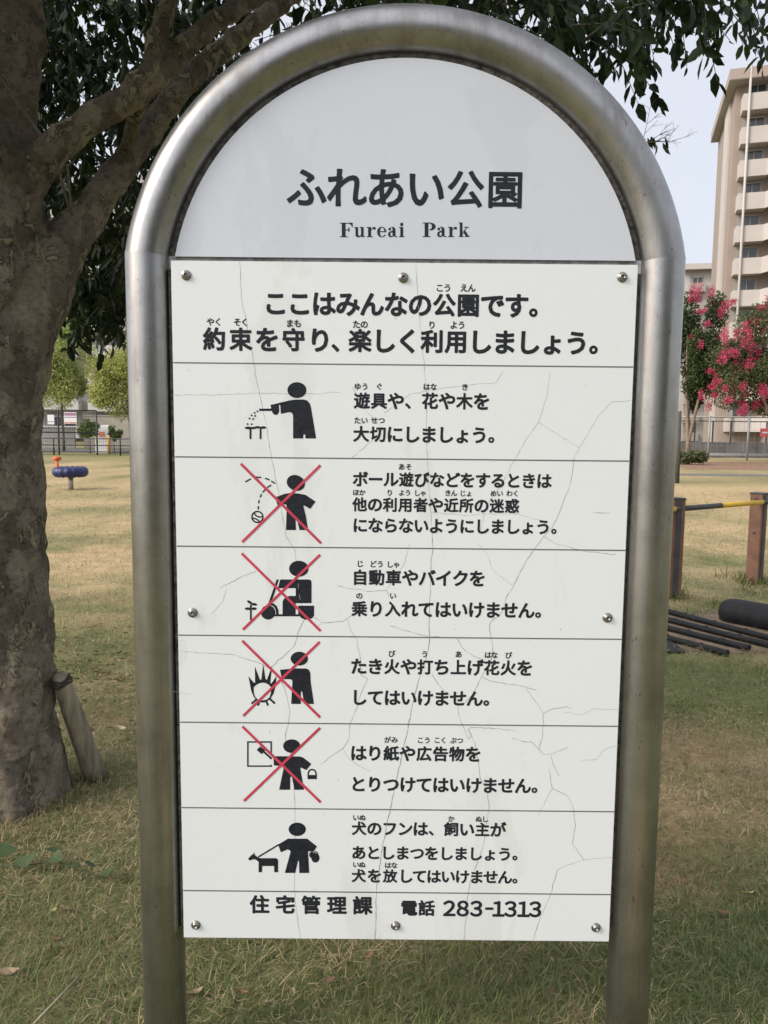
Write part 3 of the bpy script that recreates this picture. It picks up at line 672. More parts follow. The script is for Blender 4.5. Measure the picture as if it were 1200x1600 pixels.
# bare hanging twigs across the trunk
b = MB()
for pts, r in (([(-6, 110, TY - .3), (30, 165, TY - .3), (62, 208, TY - .3), (88, 255, TY - .28), (104, 312, TY - .2), (112, 335, TY - .12)], .0045), ([(106, 262, TY - .15), (109, 300, TY - .15), (112, 335, TY - .12)], .004), ([(112, 335, TY - .12), (135, 315, TY), (155, 305, TY + .1)], .006)):
    limb(b, pts, [r] * len(pts), 6)
b.build('twig', TWIG, tree)

def lower_edge(tx_):
    """lowest slope at which the crown's leaves hang, by bearing from the viewer's side of the lawn"""
    return float(np.interp(tx_, [-1.2, -.55, -.40, -.33, -.25, 0.0, .15, .22, .28, .33, .40, .50, .62, .9], [.30, .22, .15, .12, .16, .40, .47, .475, .485, .51, .545, .565, .58, .70]))
def crown():
    V = []; Fc = []; C = []; TW = MB(); off = 0
    cen = np.array((-1.2, 3.1, 4.0)); rad = np.array((3.3, 3.0, 2.2))
    bases = []
    tries = 0
    while len(bases) < 3000 and tries < 200000:
        tries += 1
        p = unit(1)[0] * rng.random() ** (1 / 2.4) * rad + cen
        if p[1] < 1.25: continue
        if p[1] > 0.5:
            if (p[2] - H) / p[1] < lower_edge(p[0] / p[1]) + (0.075 if p[0] > 0 else 0.035) + 0.05 * rng.random(): continue
            if p[0] / p[1] > .1 and p[1] > 4.3: continue
            if p[0] / p[1] < -.08 and p[1] < 3.45 and (p[2] - H) / p[1] < .72: continue
        if p[1] < 2.0 and p[2] < 2.75: continue
        bases.append(p)
    # hanging fringe: left of the sign, behind the trunk
    for q in range(620):
        px = rng.uniform(20, 330); py = rng.uniform(-60, 470) if px > 110 else rng.uniform(-60, 300)
        bases.append(np.array(P(px, py, rng.uniform(3.6, 5.6))))
    for q in range(95): bases.append(np.array(P(rng.uniform(112, 212), rng.uniform(360, 492), rng.uniform(3.6, 4.6))))
    for q in range(520): bases.append(np.array((rng.uniform(-4.2, -2.15), rng.uniform(1.2, 3.1), rng.uniform(2.5, 4.4))))  # leaf clusters out of view on the left, added to shade the upper trunk
    for q in range(560): bases.append(np.array((rng.uniform(-2.4, .1), rng.uniform(1.7, 2.9), rng.uniform(3.25, 4.3))))  # more leaves added above the view to keep the limbs in shade
    # the fringe on the right, over the sign's shoulder
    for q in range(150):
        px = rng.uniform(560, 1000); bases.append(np.array(P(px, rng.uniform(-80, 45 if px > 800 else 25), rng.uniform(2.2, 3.3))))
    for q in range(34):
        px = rng.uniform(1000, 1260); bases.append(np.array(P(px, rng.uniform(-60, 14), rng.uniform(2.4, 3.2))))
    for px, py in ((930, 35), (945, 50), (958, 62), (920, 55), (940, 70), (980, 30), (1000, 25), (985, 45), (900, 50), (1040, 12), (1085, 8), (1130, 2), (1165, 8)): bases.append(np.array(P(px, py, rng.uniform(2.4, 2.9))))
    for p in bases:
        out = p - cen; out[2] = 0
        out = out / (np.linalg.norm(out) + 1e-6)
        d = out * .6 + rng.normal(size=3) * .5 + np.array((0, 0, -.55)); d /= np.linalg.norm(d)
        ln = rng.uniform(.12, .24); n = int(rng.integers(8, 14))
        t = np.linspace(0.0, 1, n)[:, None]
        sag = np.array((0, 0, -1)) * (t ** 2) * .05
        pts = p + d * ln * t + sag
        TW.tube([Vector(p - d * .05), Vector(pts[n // 2]), Vector(pts[-1])], [.0022, .0016, .001], 3, cap=False)
        ld = d * .35 + rng.normal(size=(n, 3)) * .55 + np.array((0, 0, -.75))
        L = rng.uniform(.036, .10, n) * (.78 if p[0] > -.2 else 1); Wd = L * rng.uniform(.40, .52, n)
        m = rng.random((n, 1)); col = np.array((.010, .022, .008)) * (1 - m) + np.array((.042, .075, .018)) * m ** 1.5
        v, f, c = leaf_mesh(pts, ld, unit(n), L, Wd, col)
        V.append(v); Fc.append(f + off); C.append(c); off += len(v)
    me = np_mesh('crown', np.concatenate(V), np.concatenate(Fc), np.concatenate(C)); link('crown', me, LEAF, tree)
    TW.build('twigs', TWIG, tree)
crown()
# seed sprig sticking out right of the arch
b = MB(); rs = random.Random(3); tips = []
def sprig(p, d, ln, r, lv):
    q = p + d * ln; b.tube([p, q], [r, r * .7], 4, cap=False)
    if lv == 0: return
    for i in range(4 if lv == 3 else 3):
        e = (d + Vector((rs.uniform(-.8, .8), rs.uniform(-.5, .5), rs.uniform(-.6, .7)))).normalized()
        sprig(p + d * ln * rs.uniform(.45, 1), e, ln * rs.uniform(.45, .75), r * .7, lv - 1)
sprig(P(975, 228, 2.6), Vector((.95, 0, .15)), .125, .0016, 3)
b.build('seed_sprig', plain('dry_seed_stalk', (.22, .19, .13), .9), tree)
n = 9; pb = np.array([P(rng.uniform(1005, 1040), rng.uniform(212, 232), 2.6) for _ in range(n)])
v, f, c = leaf_mesh(pb, np.tile((.2, 0, -1.0), (n, 1)) + rng.normal(size=(n, 3)) * .3, unit(n), rng.uniform(.03, .06, n), rng.uniform(.015, .022, n), np.tile((.03, .05, .02), (n, 1)))
link('sprig_leaves', np_mesh('sprig_leaves', v, f, c), LEAF, tree)

# ------------------------------------------------------------------ stake leaning on the trunk
WOOD = plain('weathered_stake', (.24, .205, .145), .9, var=.55, scale=26, bs=.9, bscale=60, sz=.10)
g0 = G(150, 1215); gt = P(92, 1052, TY + .02)
st = empty('tree_stake', g0, 'weathered round wooden stake leaning against the foot of the mottled trunk', 'stake')
b = MB(); ax = (gt - g0).normalized()
b.tube([g0 - ax * .03, g0 + (gt - g0) * .15, g0 + (gt - g0) * .3, g0 + (gt - g0) * .5, g0 + (gt - g0) * .7, g0 + (gt - g0) * .88, gt - ax * .02, gt - ax * .006, gt], [.048, .047, .044, .043, .040, .037, .034, .024, .008], 18, wob=.06)
b.build('pole', WOOD, st)
b = MB()
for q in range(3):
    c = gt - ax * (.022 + .012 * q); M = Matrix.Translation(c) @ ax.to_track_quat('Z', 'Y').to_matrix().to_4x4()
    b.tube([M @ Vector((.037 * math.cos(a) * (1 + .06 * math.sin(5 * a + q)), .037 * math.sin(a), .006 * math.sin(3 * a + q))) for a in np.linspace(0, 2 * math.pi, 18, endpoint=False)], .005, 6, closed=True)
b.build('rope_tie', plain('dark_rope', (.045, .04, .03), .95, var=.5, scale=60), st)

# ------------------------------------------------------------------ leaves lying and growing on the lawn
def dry_leaf(px, py, L, rz, col, label, z=.02, curl=.45):
    L *= .78; c = G(px, py, z); b = MB(); n = 7; rows = []
    for i in range(n):
        t = i / (n - 1); w = L * .27 * math.sin(math.pi * min(1, t * .9 + .06)) ** .8
        rows.append([Vector(((t - .5) * L, j * w, curl * L * ((t - .5) ** 2 * 1.2 + abs(j) * .22 * (1 + .4 * math.sin(5 * t))))) for j in (-1, -.5, 0, .5, 1)])
    M = Matrix.Translation(c) @ Matrix.Rotation(rz, 4, 'Z') @ Matrix.Rotation(random.uniform(-.4, .4), 4, 'X')
    vs = [[b.bm.verts.new(M @ p) for p in r] for r in rows]
    for i in range(n - 1):
        for j in range(4): b._f([vs[i][j], vs[i + 1][j], vs[i + 1][j + 1], vs[i][j + 1]], True)
    m = plain('dead_leaf', col, .8, var=.3, scale=40, bs=.4, bscale=90)
    tag(b.build('fallen_leaf', m), label, 'leaf', 'fallen leaves on the lawn')
TAN, RUST, YEL = (.30, .21, .13), (.19, .105, .06), (.42, .40, .15)
dry_leaf(12, 1521, .075, .2, TAN, 'broad tan dry leaf on the grass at the left border of the picture')
dry_leaf(88, 1469, .05, .1, RUST, 'small rust brown dead leaf on the grass in front of the tree trunk')
dry_leaf(102, 1422, .05, -.3, TAN, 'narrow tan dead leaf beside a yellow leaf on the grass', curl=.6)
dry_leaf(83, 1423, .035, 1.1, YEL, 'tiny pale yellow leaf on the grass below the vine seedlings')
dry_leaf(304, 1553, .06, .6, TAN, 'pointed tan dry leaf beside the foot of the left steel post', curl=.5)
dry_leaf(512, 1533, .055, .3, RUST, 'reddish dead leaf on the grass below the phone number')
dry_leaf(575, 1495, .05, .9, RUST, 'brown dead leaf just under the lower middle board screw')
dry_leaf(378, 1551, .045, -.2, RUST, 'small brown dead leaf under the board near the left post')
dry_leaf(1130, 1427, .05, -.15, RUST, 'red brown dead leaf on the lawn right of the right steel post')
dry_leaf(1170, 1397, .055, .15, YEL, 'pale yellow green leaf on the lawn right of the right steel post', curl=.5)
dry_leaf(190, 1139, .075, -.4, (.42, .33, .22), 'pale dry leaf on the lawn between the stake and the left post')
dry_leaf(835 + 200, 1061, .06, .2, (.5, .42, .30), 'bleached dry leaf on the straw grass in front of the black pipes')
# taller tufts left by the mower round posts, pipes, stake and trunk, and leaf litter under the tree
def tufts():
    V = []; C = []
    spots = [(pL0, .16, 240, .17), (pR0, .18, 280, .17), (G(1128, 948), .16, 110, .12), (G(1165, 905), .3, 160, .14), (G(1190, 925), .25, 120, .12), (G(1085, 960), .12, 40, .10), (G(150, 1212), .09, 120, .07), (G(105, 1250), .10, 130, .06), (G(60, 1290), .16, 200, .06), (G(1180, 1050), .25, 120, .10), (G(232, 1640), .1, 150, .09), (G(975, 1640), .1, 150, .09)]
    for c, r, n, L in spots:
        a = rng.uniform(0, 2 * math.pi, n); q = r * np.sqrt(rng.random(n)); base = np.stack([c.x + q * np.cos(a), c.y + q * np.sin(a), np.zeros(n)], 1)
        az = rng.uniform(0, 2 * math.pi, n); d = np.stack([np.cos(az), np.sin(az), np.zeros(n)], 1); ti = rng.uniform(.1, .9, n)[:, None]; ll = (L * rng.uniform(.4, 1.1, n))[:, None]
        z = np.array((0, 0, 1.0)); sd_ = np.stack([-np.sin(az), np.cos(az), np.zeros(n)], 1) * (.0018 * max(1, c.y / 4))
        mid = base + (d * np.sin(ti) + z * np.cos(ti)) * ll * .55; tip = mid + (d * np.sin(ti + .8) + z * np.cos(ti + .8)) * ll * .45
        V.append(np.stack([base - sd_, base + sd_, mid + sd_ * .8, mid - sd_ * .8, tip], 1).reshape(-1, 3))
        m = rng.random((n, 1)); col = np.array((.10, .14, .045)) * (1 - m) + np.array((.20, .24, .08)) * m; dry = rng.random(n) < .3
        col[dry] = np.array((.40, .31, .18)); C.append(np.repeat(col, 5, 0))
    V = np.concatenate(V); i = np.arange(0, len(V), 5)
    tag(link('grass_tufts', np_mesh('grass_tufts', V, [np.stack([i, i + 1, i + 2, i + 3], 1), np.stack([i + 3, i + 2, i + 4], 1)], np.concatenate(C)), BLADE), 'longer grass tufts left standing round posts and pipes', 'grass', kind='stuff')
    n = 1500; X = rng.normal(-1.75, .75, n); Y = rng.normal(4.7, .55, n)
    X[:330] = rng.uniform(-2.2, 2.4, 330); Y[:330] = rng.uniform(1.7, 4.4, 330)
    base = np.stack([X, Y, rng.uniform(.008, .03, n)], 1); d = rng.normal(size=(n, 3)) * np.array((1, 1, .25)); L = rng.uniform(.018, .05, n) * np.where(np.arange(n) < 330, .7, 1)
    pal = np.array([(.22, .13, .075), (.33, .23, .13), (.16, .10, .06), (.11, .14, .045), (.09, .12, .04), (.40, .33, .20)]); col = pal[rng.integers(0, 6, n)]
    v, f, c = leaf_mesh(base, d, np.tile((0, 0, 1.0), (n, 1)) + rng.normal(size=(n, 3)) * .3, L, L * .5, col, .5)
    tag(link('leaf_litter', np_mesh('leaf_litter', v, f, c), BLADE), 'small brown and green bits of leaf litter strewn in the grass under the tree', 'leaf litter', kind='stuff')
pL0 = P(1049, 937, 7.04); pR0 = P(1178, 912, 7.75)
tufts()
# vine seedlings
GL = plain('fresh_green_leaf', (.045, .072, .022), .7, var=.3, scale=30)
vs_ = empty('vine_seedling', G(60, 1370), 'low vine with bright green heart shaped leaves at the foot of the trunk', 'plant')
for px, py, L, az in ((8, 1330, .068, .3), (40, 1345, .07, -1.2), (85, 1328, .055, 2.2), (88, 1340, .05, -.6), (168, 1362, .045, -1.4), (118, 1352, .03, .5), (140, 1350, .04, 1.9)):
    c = G(px, py, .045); b = MB(); pts = []
    for t in np.linspace(0, 2 * math.pi, 20)[:-1]:
        r_ = (1 - .35 * math.cos(t)) if True else 1
        x = L * .5 * (-math.cos(t) * .95 + .12 * math.cos(2 * t)); y = L * .48 * math.sin(t) * (1.05 - .25 * -math.cos(t))
        pts.append(Vector((x, y, .18 * abs(y) - .1 * x)))
    M = Matrix.Translation(c) @ Matrix.Rotation(az, 4, 'Z') @ Matrix.Rotation(random.uniform(.2, .6), 4, 'X')
    cv = b.bm.verts.new(M @ Vector((0, 0, 0))); rv = [b.bm.verts.new(M @ p) for p in pts]
    for i in range(len(rv)): b._f([cv, rv[i], rv[(i + 1) % len(rv)]], True)
    b.build('leaf', GL, vs_)
b = MB()
b.tube([G(-10, 1350, .02), G(40, 1352, .035), G(88, 1345, .03), G(125, 1360, .02), G(168, 1372, .03)], .0018, 5); b.build('stem', GL, vs_)
b = MB(); b.tube([G(52, 1600, .035), G(90, 1560, .04), G(125, 1523, .05)], [.0024, .002, .0014], 6)
tag(b.build('dry_stalk', plain('bleached_stalk', (.33, .29, .21), .9)), 'long bleached dry stalk lying on the grass in the lower left corner', 'stalk')

# ------------------------------------------------------------------ play equipment on the right
BROWN = plain('brown_plastic_lumber', (.19, .095, .06), .7, var=.25, scale=9)
BROWND = plain('dusty_flange', (.26, .15, .12), .7, var=.15, scale=9)
CHAN = plain('dark_steel_channel', (.055, .052, .055), .55, var=.3, scale=9)
YELL = plain('yellow_bar_paint', (.62, .40, .035), .5, var=.15, scale=7)
BLK = plain('black_bar_paint', (.05, .047, .045), .6, var=.3, scale=9)
HOLE = plain('dark_hole', (.008, .008, .008), .9)
RUB = plain('black_rubber_pipe', (.014, .014, .015), .6, var=.45, scale=10, bs=.5, bscale=70, spec=.3)
pL = P(1049, 937, 7.04); pL.z = 0; pR = P(1178, 912, 7.75); pR.z = 0
bar = empty('step_over_bar', (pL + pR) / 2, 'low yellow and black striped bar on brown square posts', 'play bar')
def bpost(p, yaw):
    M = Matrix.Translation(p) @ Matrix.Rotation(yaw, 4, 'Z'); w = .125
    b = MB(); b.box((0, 0, .46), (w, w, .92), M, .006); o = b.build('post', BROWN, bar)
    for q in (0,):
        b = MB(); b.box((0, -w / 2 + .003 - .006, .455), (.052, .010, .91), M); b.build('channel', CHAN, o)
    b = MB(); b.box((0, 0, .927), (w + .006, w + .014, .016), M, .004); b.build('cap', CHAN, o)
    for z in (.87, .53):
        b = MB(); MM = M @ Matrix.Translation((-w / 2 - .001, .0, z)) @ Matrix.Rotation(R(-90), 4, 'Y'); b.lathe([(.014, 0), (.014, .004), (.009, .008), (.001, .008)], 12, MM)
        b.build('bolt', CHAN, o)
bpost(pL, R(4)); bpost(pR, R(38))
pW = P(1049, 796, 6.93) + (P(1180, 785.5, 7.60) - P(1049, 796, 6.93)) * -1.45 + Vector((0, .09, 0)); pW.z = 0; bpost(pW, R(4))
e0 = P(1049, 796, 6.93); e1 = P(1180, 785.5, 7.60); dv = (e1 - e0)
def barseg(t0, t1, m, nm):
    b = MB(); b.tube([e0 + dv * t0, e0 + dv * t1], .025, 16); b.build(nm, m, bar)
tt = lambda px: (px - 1049) / 131
barseg(-1.6, -.55, BLK, 'black_band'); barseg(-.55, tt(1054), YELL, 'yellow_band'); barseg(tt(1054), tt(1124), BLK, 'black_band'); barseg(tt(1124), tt(1192), YELL, 'yellow_band'); barseg(tt(1192), tt(1260), BLK, 'black_band'); barseg(tt(1260), tt(1330), YELL, 'yellow_band')
def pipe(a, e, label, ext=0.0):
    A = G(*a, z=.026); B = G(*e, z=.026); d = (B - A).normalized(); A = A - d * .55; B = B + d * ext
    r = .0235; o = empty('rubber_pipe', (A + B) / 2, label, 'pipe', 'black pipes lying on the soil')
    b = MB(); nseg = 8
    b.tube([A + (B - A) * i / nseg + Vector((0, 0, .002 * math.sin(i))) for i in range(nseg + 1)], r, 16, cap=False)
    b.tube([B, B - d * .05], r * .62, 12, cap=True); 
    # ring end
    n0 = Vector((0, 0, 1)); bn = d.cross(n0)
    for s_ in (0,):
        ro = [B + (n0 * math.cos(t) + bn * math.sin(t)) * r for t in np.linspace(0, 2 * math.pi, 17)[:-1]]; ri = [B + (n0 * math.cos(t) + bn * math.sin(t)) * r * .62 for t in np.linspace(0, 2 * math.pi, 17)[:-1]]
        vo = [b.bm.verts.new(p) for p in ro]; vi = [b.bm.verts.new(p) for p in ri]
        for i in range(16): b._f([vo[i], vo[(i + 1) % 16], vi[(i + 1) % 16], vi[i]])
    b.build('tube', RUB, o)
    ln = (B - A).length
    for t in np.arange(.2, ln, .28):
        b = MB(); c = B - d * t + Vector((0, 0, r + .001)); M = Matrix.Translation(c) @ Matrix.Rotation(math.atan2(d.y, d.x), 4, 'Z')
        b.lathe([(.010, 0), (.010, .0015), (.006, .0018), (.001, .0006)], 12, M @ Matrix.Diagonal((1.4, .8, 1, 1)))
        b.build('bolt_hole', HOLE, o)
pipe((1039, 995), (1137, 1021), 'nearest of the black pipes, with its open end out on the straw grass')
pipe((1040, 980), (1171, 1013), 'second black pipe counted from the nearest, its open end on bare soil')
pipe((1040, 967), (1202, 1008), 'third black pipe counted from the nearest, running out at the right border', .25)
pipe((1065, 961), (1200, 996), 'farthest black pipe, its left end showing just before the rubber roll', .3)
A = G(1128, 953, .075); B = G(1240, 975, .075); d = (B - A).normalized(); B = A + d * 1.5
b = MB(); rr = .115
b.tube([A + d * .0, A + d * .015, A + d * .05, A + d * .11, A + d * .5, A + d * 1.0, B], [.06, .085, .105, rr, rr, rr, rr], 24, wob=.05)
tag(b.build('rubber_roll', RUB), 'thick black rubber roll half sunk in the grass behind the pipes', 'rubber roll')
b = MB(); b.box((*G(1020, 1012).xy, .010), (.36, .30, .016), None, .004); tag(b.build('rubber_mat', RUB), 'flat dark mat on the soil at the near side of the pipes', 'mat')

# ------------------------------------------------------------------ blue spinner seat on the left lawn
sp0 = G(111, 765); Ysp = sp0.y
sp = empty('spinner_seat', sp0, 'blue scalloped play spinner with orange handle on a short grey pole', 'play spinner')
b = MB(); b.tube([sp0, sp0 + Vector((0, 0, .36))], .06, 14); b.build('pole', plain('galvanised_pole', (.38, .37, .34), .5, metal=.6), sp)
b = MB(); cz = .44
ring = []
for a in np.linspace(0, 2 * math.pi, 112, endpoint=False): ring.append(Vector((sp0.x + .29 * math.cos(a), sp0.y + .29 * math.sin(a), cz)))
b.tube(ring, [.125 * (1 + .07 * math.cos(14 * a)) for a in np.linspace(0, 2 * math.pi, 112, endpoint=False)], 14, closed=True)
b.lathe([(.29, cz - .10), (.29, cz - .07), (.05, cz - .04)], 24, Matrix.Translation((sp0.x, sp0.y, 0)))
b.build('seat_ring', plain('blue_plastic', (.010, .017, .085), .45, var=.2), sp)
b = MB(); hx = P(90, 740, Ysp - .1)
b.tube([P(94, 744, Ysp - .2), P(91, 738, Ysp - .25), P(89, 722, Ysp - .15), P(88.5, 717, Ysp - .1)], .035, 10); c = P(89, 717, Ysp - .1)
b.lathe([(.03, -.05), (.10, -.02), (.10, .04), (.04, .06)], 14, Matrix.Translation(c)); b.build('handle', plain('orange_plastic', (.60, .10, .02), .5), sp)

# ------------------------------------------------------------------ fences, wall and small things beyond the lawn, left
BLACKM = plain('black_fence_paint', (.03, .03, .032), .6, var=.2)
def fence(name, x0, x1, y0, y1, h, posts, rails, label, m, r_post=.04, r_rail=.025, mesh=None, group=None):
    e = empty(name, ((x0 + x1) / 2, (y0 + y1) / 2, 0), label, 'fence', group)
    at = lambda t, z: Vector((x0 + (x1 - x0) * t, y0 + (y1 - y0) * t, z))
    for t in posts:
        b = MB(); b.tube([at(t, 0), at(t, h)], r_post, 8); b.build('post', m, e)
    for z in rails:
        b = MB(); b.tube([at(0, z), at(1, z)], r_rail, 8); b.build('rail', m, e)
    if mesh:
        z0, z1, step = mesh; b = MB(); n = int(math.hypot(x1 - x0, y1 - y0) / step)
        for i in range(n + 1): b.tube([at(i / n, z0), at(i / n, z1)], .006, 3, cap=False)
        for z in np.arange(z0, z1, step * 1.5): b.tube([at(0, z), at(1, z)], .006, 3, cap=False)
        b.build('wire_mesh', m, e)
    return e
YF = 43.0
xa, xb = P(-60, 700, YF).x, P(1000, 700, YF).x
ww = xb - xa; pt = lambda px, Y: (P(px, 700, Y).x - xa) / ww
fence('rail_fence', xa, xb, YF, YF, .95, [0, .06, pt(84, YF), pt(188, YF)] + [pt(q, YF) for q in range(292, 1000, 104)], [.2, .55, .93], 'low black rail fence along the far left edge of the lawn', BLACKM, .045, .03, mesh=(.22, .9, .12))
xa2, xb2 = P(-60, 700, YF + .6).x, P(152, 700, YF + .6).x; w2 = xb2 - xa2
e_ = fence('tall_mesh_fence', xa2, xb2, YF + .6, YF + .6, 2.5, [0, (P(92, 690, YF + .6).x - xa2) / w2, 1], [2.5, 1.7 if False else 1.25], 'tall black mesh fence carrying notices, behind the low rail fence', BLACKM, .05, .035, mesh=(1.3, 2.45, .15))
WHITE = plain('white_sheet', (.70, .70, .70), .6, var=.06); PURP = plain('mauve_print', (.30, .15, .26), .6); ORNG = plain('orange_print', (.55, .20, .12), .6)
def board(px0, py0, px1, py1, Y, label, bands):
    a = P(px0, py0, Y); c = P(px1, py1, Y); e = empty('fence_notice', ((a.x + c.x) / 2, Y, c.z), label, 'notice', 'notices on the far mesh fence')
    b = MB(); b.box(((a.x + c.x) / 2, Y, (a.z + c.z) / 2), (c.x - a.x, .02, a.z - c.z)); b.build('sheet', WHITE, e)
    for f0, f1, m in bands:
        b = MB(); b.box(((a.x + c.x) / 2, Y - .012, a.z + (c.z - a.z) * (f0 + f1) / 2), ((c.x - a.x) * .94, .006, (a.z - c.z) * (f1 - f0))); b.build('printed_band', m, e)
board(100, 644, 120, 662, YF + .5, 'white notice with mauve heading hung on the tall mesh fence', [(.06, .30, PURP), (.40, .48, PURP), (.86, .96, ORNG)])
board(74, 648, 85, 663, YF + .5, 'plain white notice next to the trunk on the tall mesh fence', [(.7, .76, LINE)])
b = MB(); p = P(170, 690, 45); b.tube([(p.x, 45, 0), (p.x, 45, 1.05), (p.x, 45, 1.08)], [.09, .09, .05], 12)
tag(b.build('bollard', plain('orange_yellow_post', (.62, .30, .04), .5)), 'orange yellow bollard beside the white box beyond the low fence', 'bollard')
p = P(160, 690, 47); cab = empty('utility_box', (p.x, 47.2, 0), 'white roadside box with a red mark behind the low fence', 'utility box')
b = MB(); b.box((p.x, 47.2, .85), (.85, .5, 1.7), None, .03); b.build('cabinet', WHITE, cab)
b = MB(); b.box((p.x, 46.94, 1.15), (.34, .02, .30)); b.build('red_mark', ORNG, cab)
CONC = plain('pale_wall_render', (.36, .34, .32), .9, var=.12, scale=.8, bs=.2, bscale=20)
p0 = P(-60, 700, 57).x; p1 = P(118, 700, 57).x; p2 = P(860, 700, 57).x
b = MB(); b.box(((p0 + p1) / 2, 57, .75), (p1 - p0, .25, 1.5)); b.box(((p0 + p1) / 2, 57, 1.53), (p1 - p0 + .04, .33, .07)); tag(b.build('block_wall', CONC), 'light grey block wall across the road behind the mesh fence', 'wall')
b = MB(); b.box(((p1 + p2) / 2 + .3, 58, 1.2), (p2 - p1, .25, 2.4)); b.box(((p1 + p2) / 2 + .3, 58, 2.44), (p2 - p1 + .04, .33, .08)); tag(b.build('garden_wall', plain('cream_wall', (.50, .45, .38), .9, var=.1, scale=.8)), 'cream wall behind the utility box across the road', 'wall')

# ------------------------------------------------------------------ trees in the distance
def leafy(center, rad, n, size, c0, c1, lobes=14, seed=0, gaps=.0, flat=1.0):
    r = np.random.default_rng(seed); cs = []
    for i in range(lobes):
        u = r.normal(size=3); u /= np.linalg.norm(u); cs.append((np.array(center) + u * np.array(rad) * r.uniform(.30, .88), np.array(rad) * r.uniform(.18, .44)))
    pts = []; nn = []; lob = []
    per = n // lobes
    for q, (c, s_) in enumerate(cs):
        u = r.normal(size=(per, 3)); u /= np.linalg.norm(u, axis=1, keepdims=True)
        pts.append(c + u * s_ * (r.random((per, 1)) ** .45)); nn.append(u); lob.append(np.full(per, r.random()))
    pts = np.concatenate(pts); nn = np.concatenate(nn); lob = np.concatenate(lob); m = len(pts)
    d = nn * .5 + r.normal(size=(m, 3)) * .6 + np.array((0, 0, -.3))
    L = size * r.uniform(.6, 1.3, m); k = np.clip(r.random(m) * .6 + lob * .5, 0, 1)[:, None]
    return leaf_mesh(pts, d, nn + r.normal(size=(m, 3)) * .4, L, L * .55, np.array(c0) * (1 - k) + np.array(c1) * k)
def far_tree(name, base, h, crown_c, crown_r, n, size, c0, c1, label, seed, stems=1, tr=.12, flowers=None, lobes=16, group=None):
    e = empty(name, base, label, 'tree', group); r = random.Random(seed)
    b = MB()
    for s_ in range(stems):
        a = 6.28 * s_ / max(1, stems) + .4; k = 0 if stems == 1 else 1
        tip = Vector(crown_c) + Vector((math.cos(a) * crown_r[0] * .55 * k, math.sin(a) * crown_r[1] * .5 * k, crown_r[2] * .25))
        lowp = Vector(base) + Vector((0, 0, h * .14)); mid = lowp.lerp(tip, .45) + Vector((r.uniform(-.1, .1), 0, .2))
        b.tube([Vector(base), lowp, mid, tip], [tr, tr * .8, tr * .5, tr * .2], 8, wob=.2)
        for q in range(4):
            s0 = mid.lerp(tip, r.uniform(0, .8)); b.tube([s0, s0 + Vector((r.uniform(-1, 1) * crown_r[0] * .6, r.uniform(-1, 1) * crown_r[1] * .6, r.uniform(.1, .6) * crown_r[2]))], [tr * .3, tr * .08], 5)
    b.build('trunk', plain(name + '_bark', (.23, .17, .12) if flowers else (.13, .10, .075), .9, var=.3, scale=6, bs=.4), e)
    v, f, c = leafy(crown_c, crown_r, n, size, c0, c1, lobes, seed); link('crown', np_mesh('crown', v, f, c), SOFTLEAF, e)
    if flowers:
        rr_ = np.random.default_rng(seed + 9); V = []; Fq = []; Cq = []; off = 0
        for fc in flowers:
            m = 150; u = rr_.normal(size=(m, 3)); s_ = np.array((.20, .20, .26)) * rr_.uniform(.45, 1.35, 3)
            pt_ = np.array(fc) + u * s_ * .42; k = rr_.random((m, 1))
            v, f, c = leaf_mesh(pt_, u + rr_.normal(size=(m, 3)) * .5, rr_.normal(size=(m, 3)), rr_.uniform(.04, .085, m), rr_.uniform(.04, .08, m), np.array((.42, .03, .085)) * (1 - k) + np.array((.68, .15, .24)) * k)
            V.append(v); Fq.append(f + off); Cq.append(c); off += len(v)
        link('blossom', np_mesh('blossom', np.concatenate(V), np.concatenate(Fq), np.concatenate(Cq)), SOFTLEAF, e)
    return e
LG0, LG1 = (.26, .31, .09), (.58, .62, .25)
Yt = 50
c = P(95, 562, Yt); far_tree('round_tree', (c.x, Yt, 0), 6, c, (2.6, 2.0, 3.9), 24000, .15, LG0, LG1, 'pale green bushy tree just right of the big trunk, behind the far fence', 21, lobes=30, group='pale green trees across the road')
Yt = 48.5
c = P(192, 590, Yt); far_tree('round_tree', (c.x + .4, Yt, 0), 5, c, (2.8, 2.0, 2.9), 20000, .15, (.20, .23, .055), (.52, .53, .18), 'yellow green bushy tree next to the left steel post, behind the far fence', 22, lobes=30, group='pale green trees across the road')
c = P(20, 590, 54); far_tree('round_tree', (c.x, 54, 0), 6, c, (2.5, 2.0, 3.0), 5000, .28, LG0, LG1, 'green tree behind the trunk beyond the far fence', 23, group='pale green trees across the road')
for q_, (px_, y_, sd_, lb_) in enumerate(((330, 49, 24, 'first green tree behind the sign beyond the far fence'), (520, 50.5, 25, 'green tree right behind the middle of the sign, far off'), (800, 49.5, 26, 'green tree behind the right half of the sign, far off'))):
    c = P(px_, 585, y_); far_tree('round_tree', (c.x, y_, 0), 6, c, (2.6, 2.0, 3.3), 7000, .22, LG0, LG1, lb_, sd_, group='pale green trees across the road')
def shrub(px, py, Y, rad, label, c0, c1, seed, n=1200, size=.14):
    c = P(px, py, Y); e = empty('shrub', (c.x, Y, 0), label, 'shrub', 'shrubs along the far edges')
    v, f, cc = leafy((c.x, Y, max(c.z, rad[2] * .8)), rad, n, size, c0, c1, 8, seed); link('foliage', np_mesh('foliage', v, f, cc), SOFTLEAF, e)
    b = MB(); b.tube([(c.x, Y, 0), (c.x, Y, rad[2])], [.04, .02], 6); b.build('stem', TWIG, e)
shrub(140, 672, 46, (.75, .6, .9), 'green shrub beside the white box behind the low fence', (.07, .11, .03), (.20, .25, .07), 31)
shrub(178, 680, 46.5, (.45, .4, .6), 'small dark shrub next to the bollard', (.05, .08, .025), (.14, .18, .06), 32, 700)

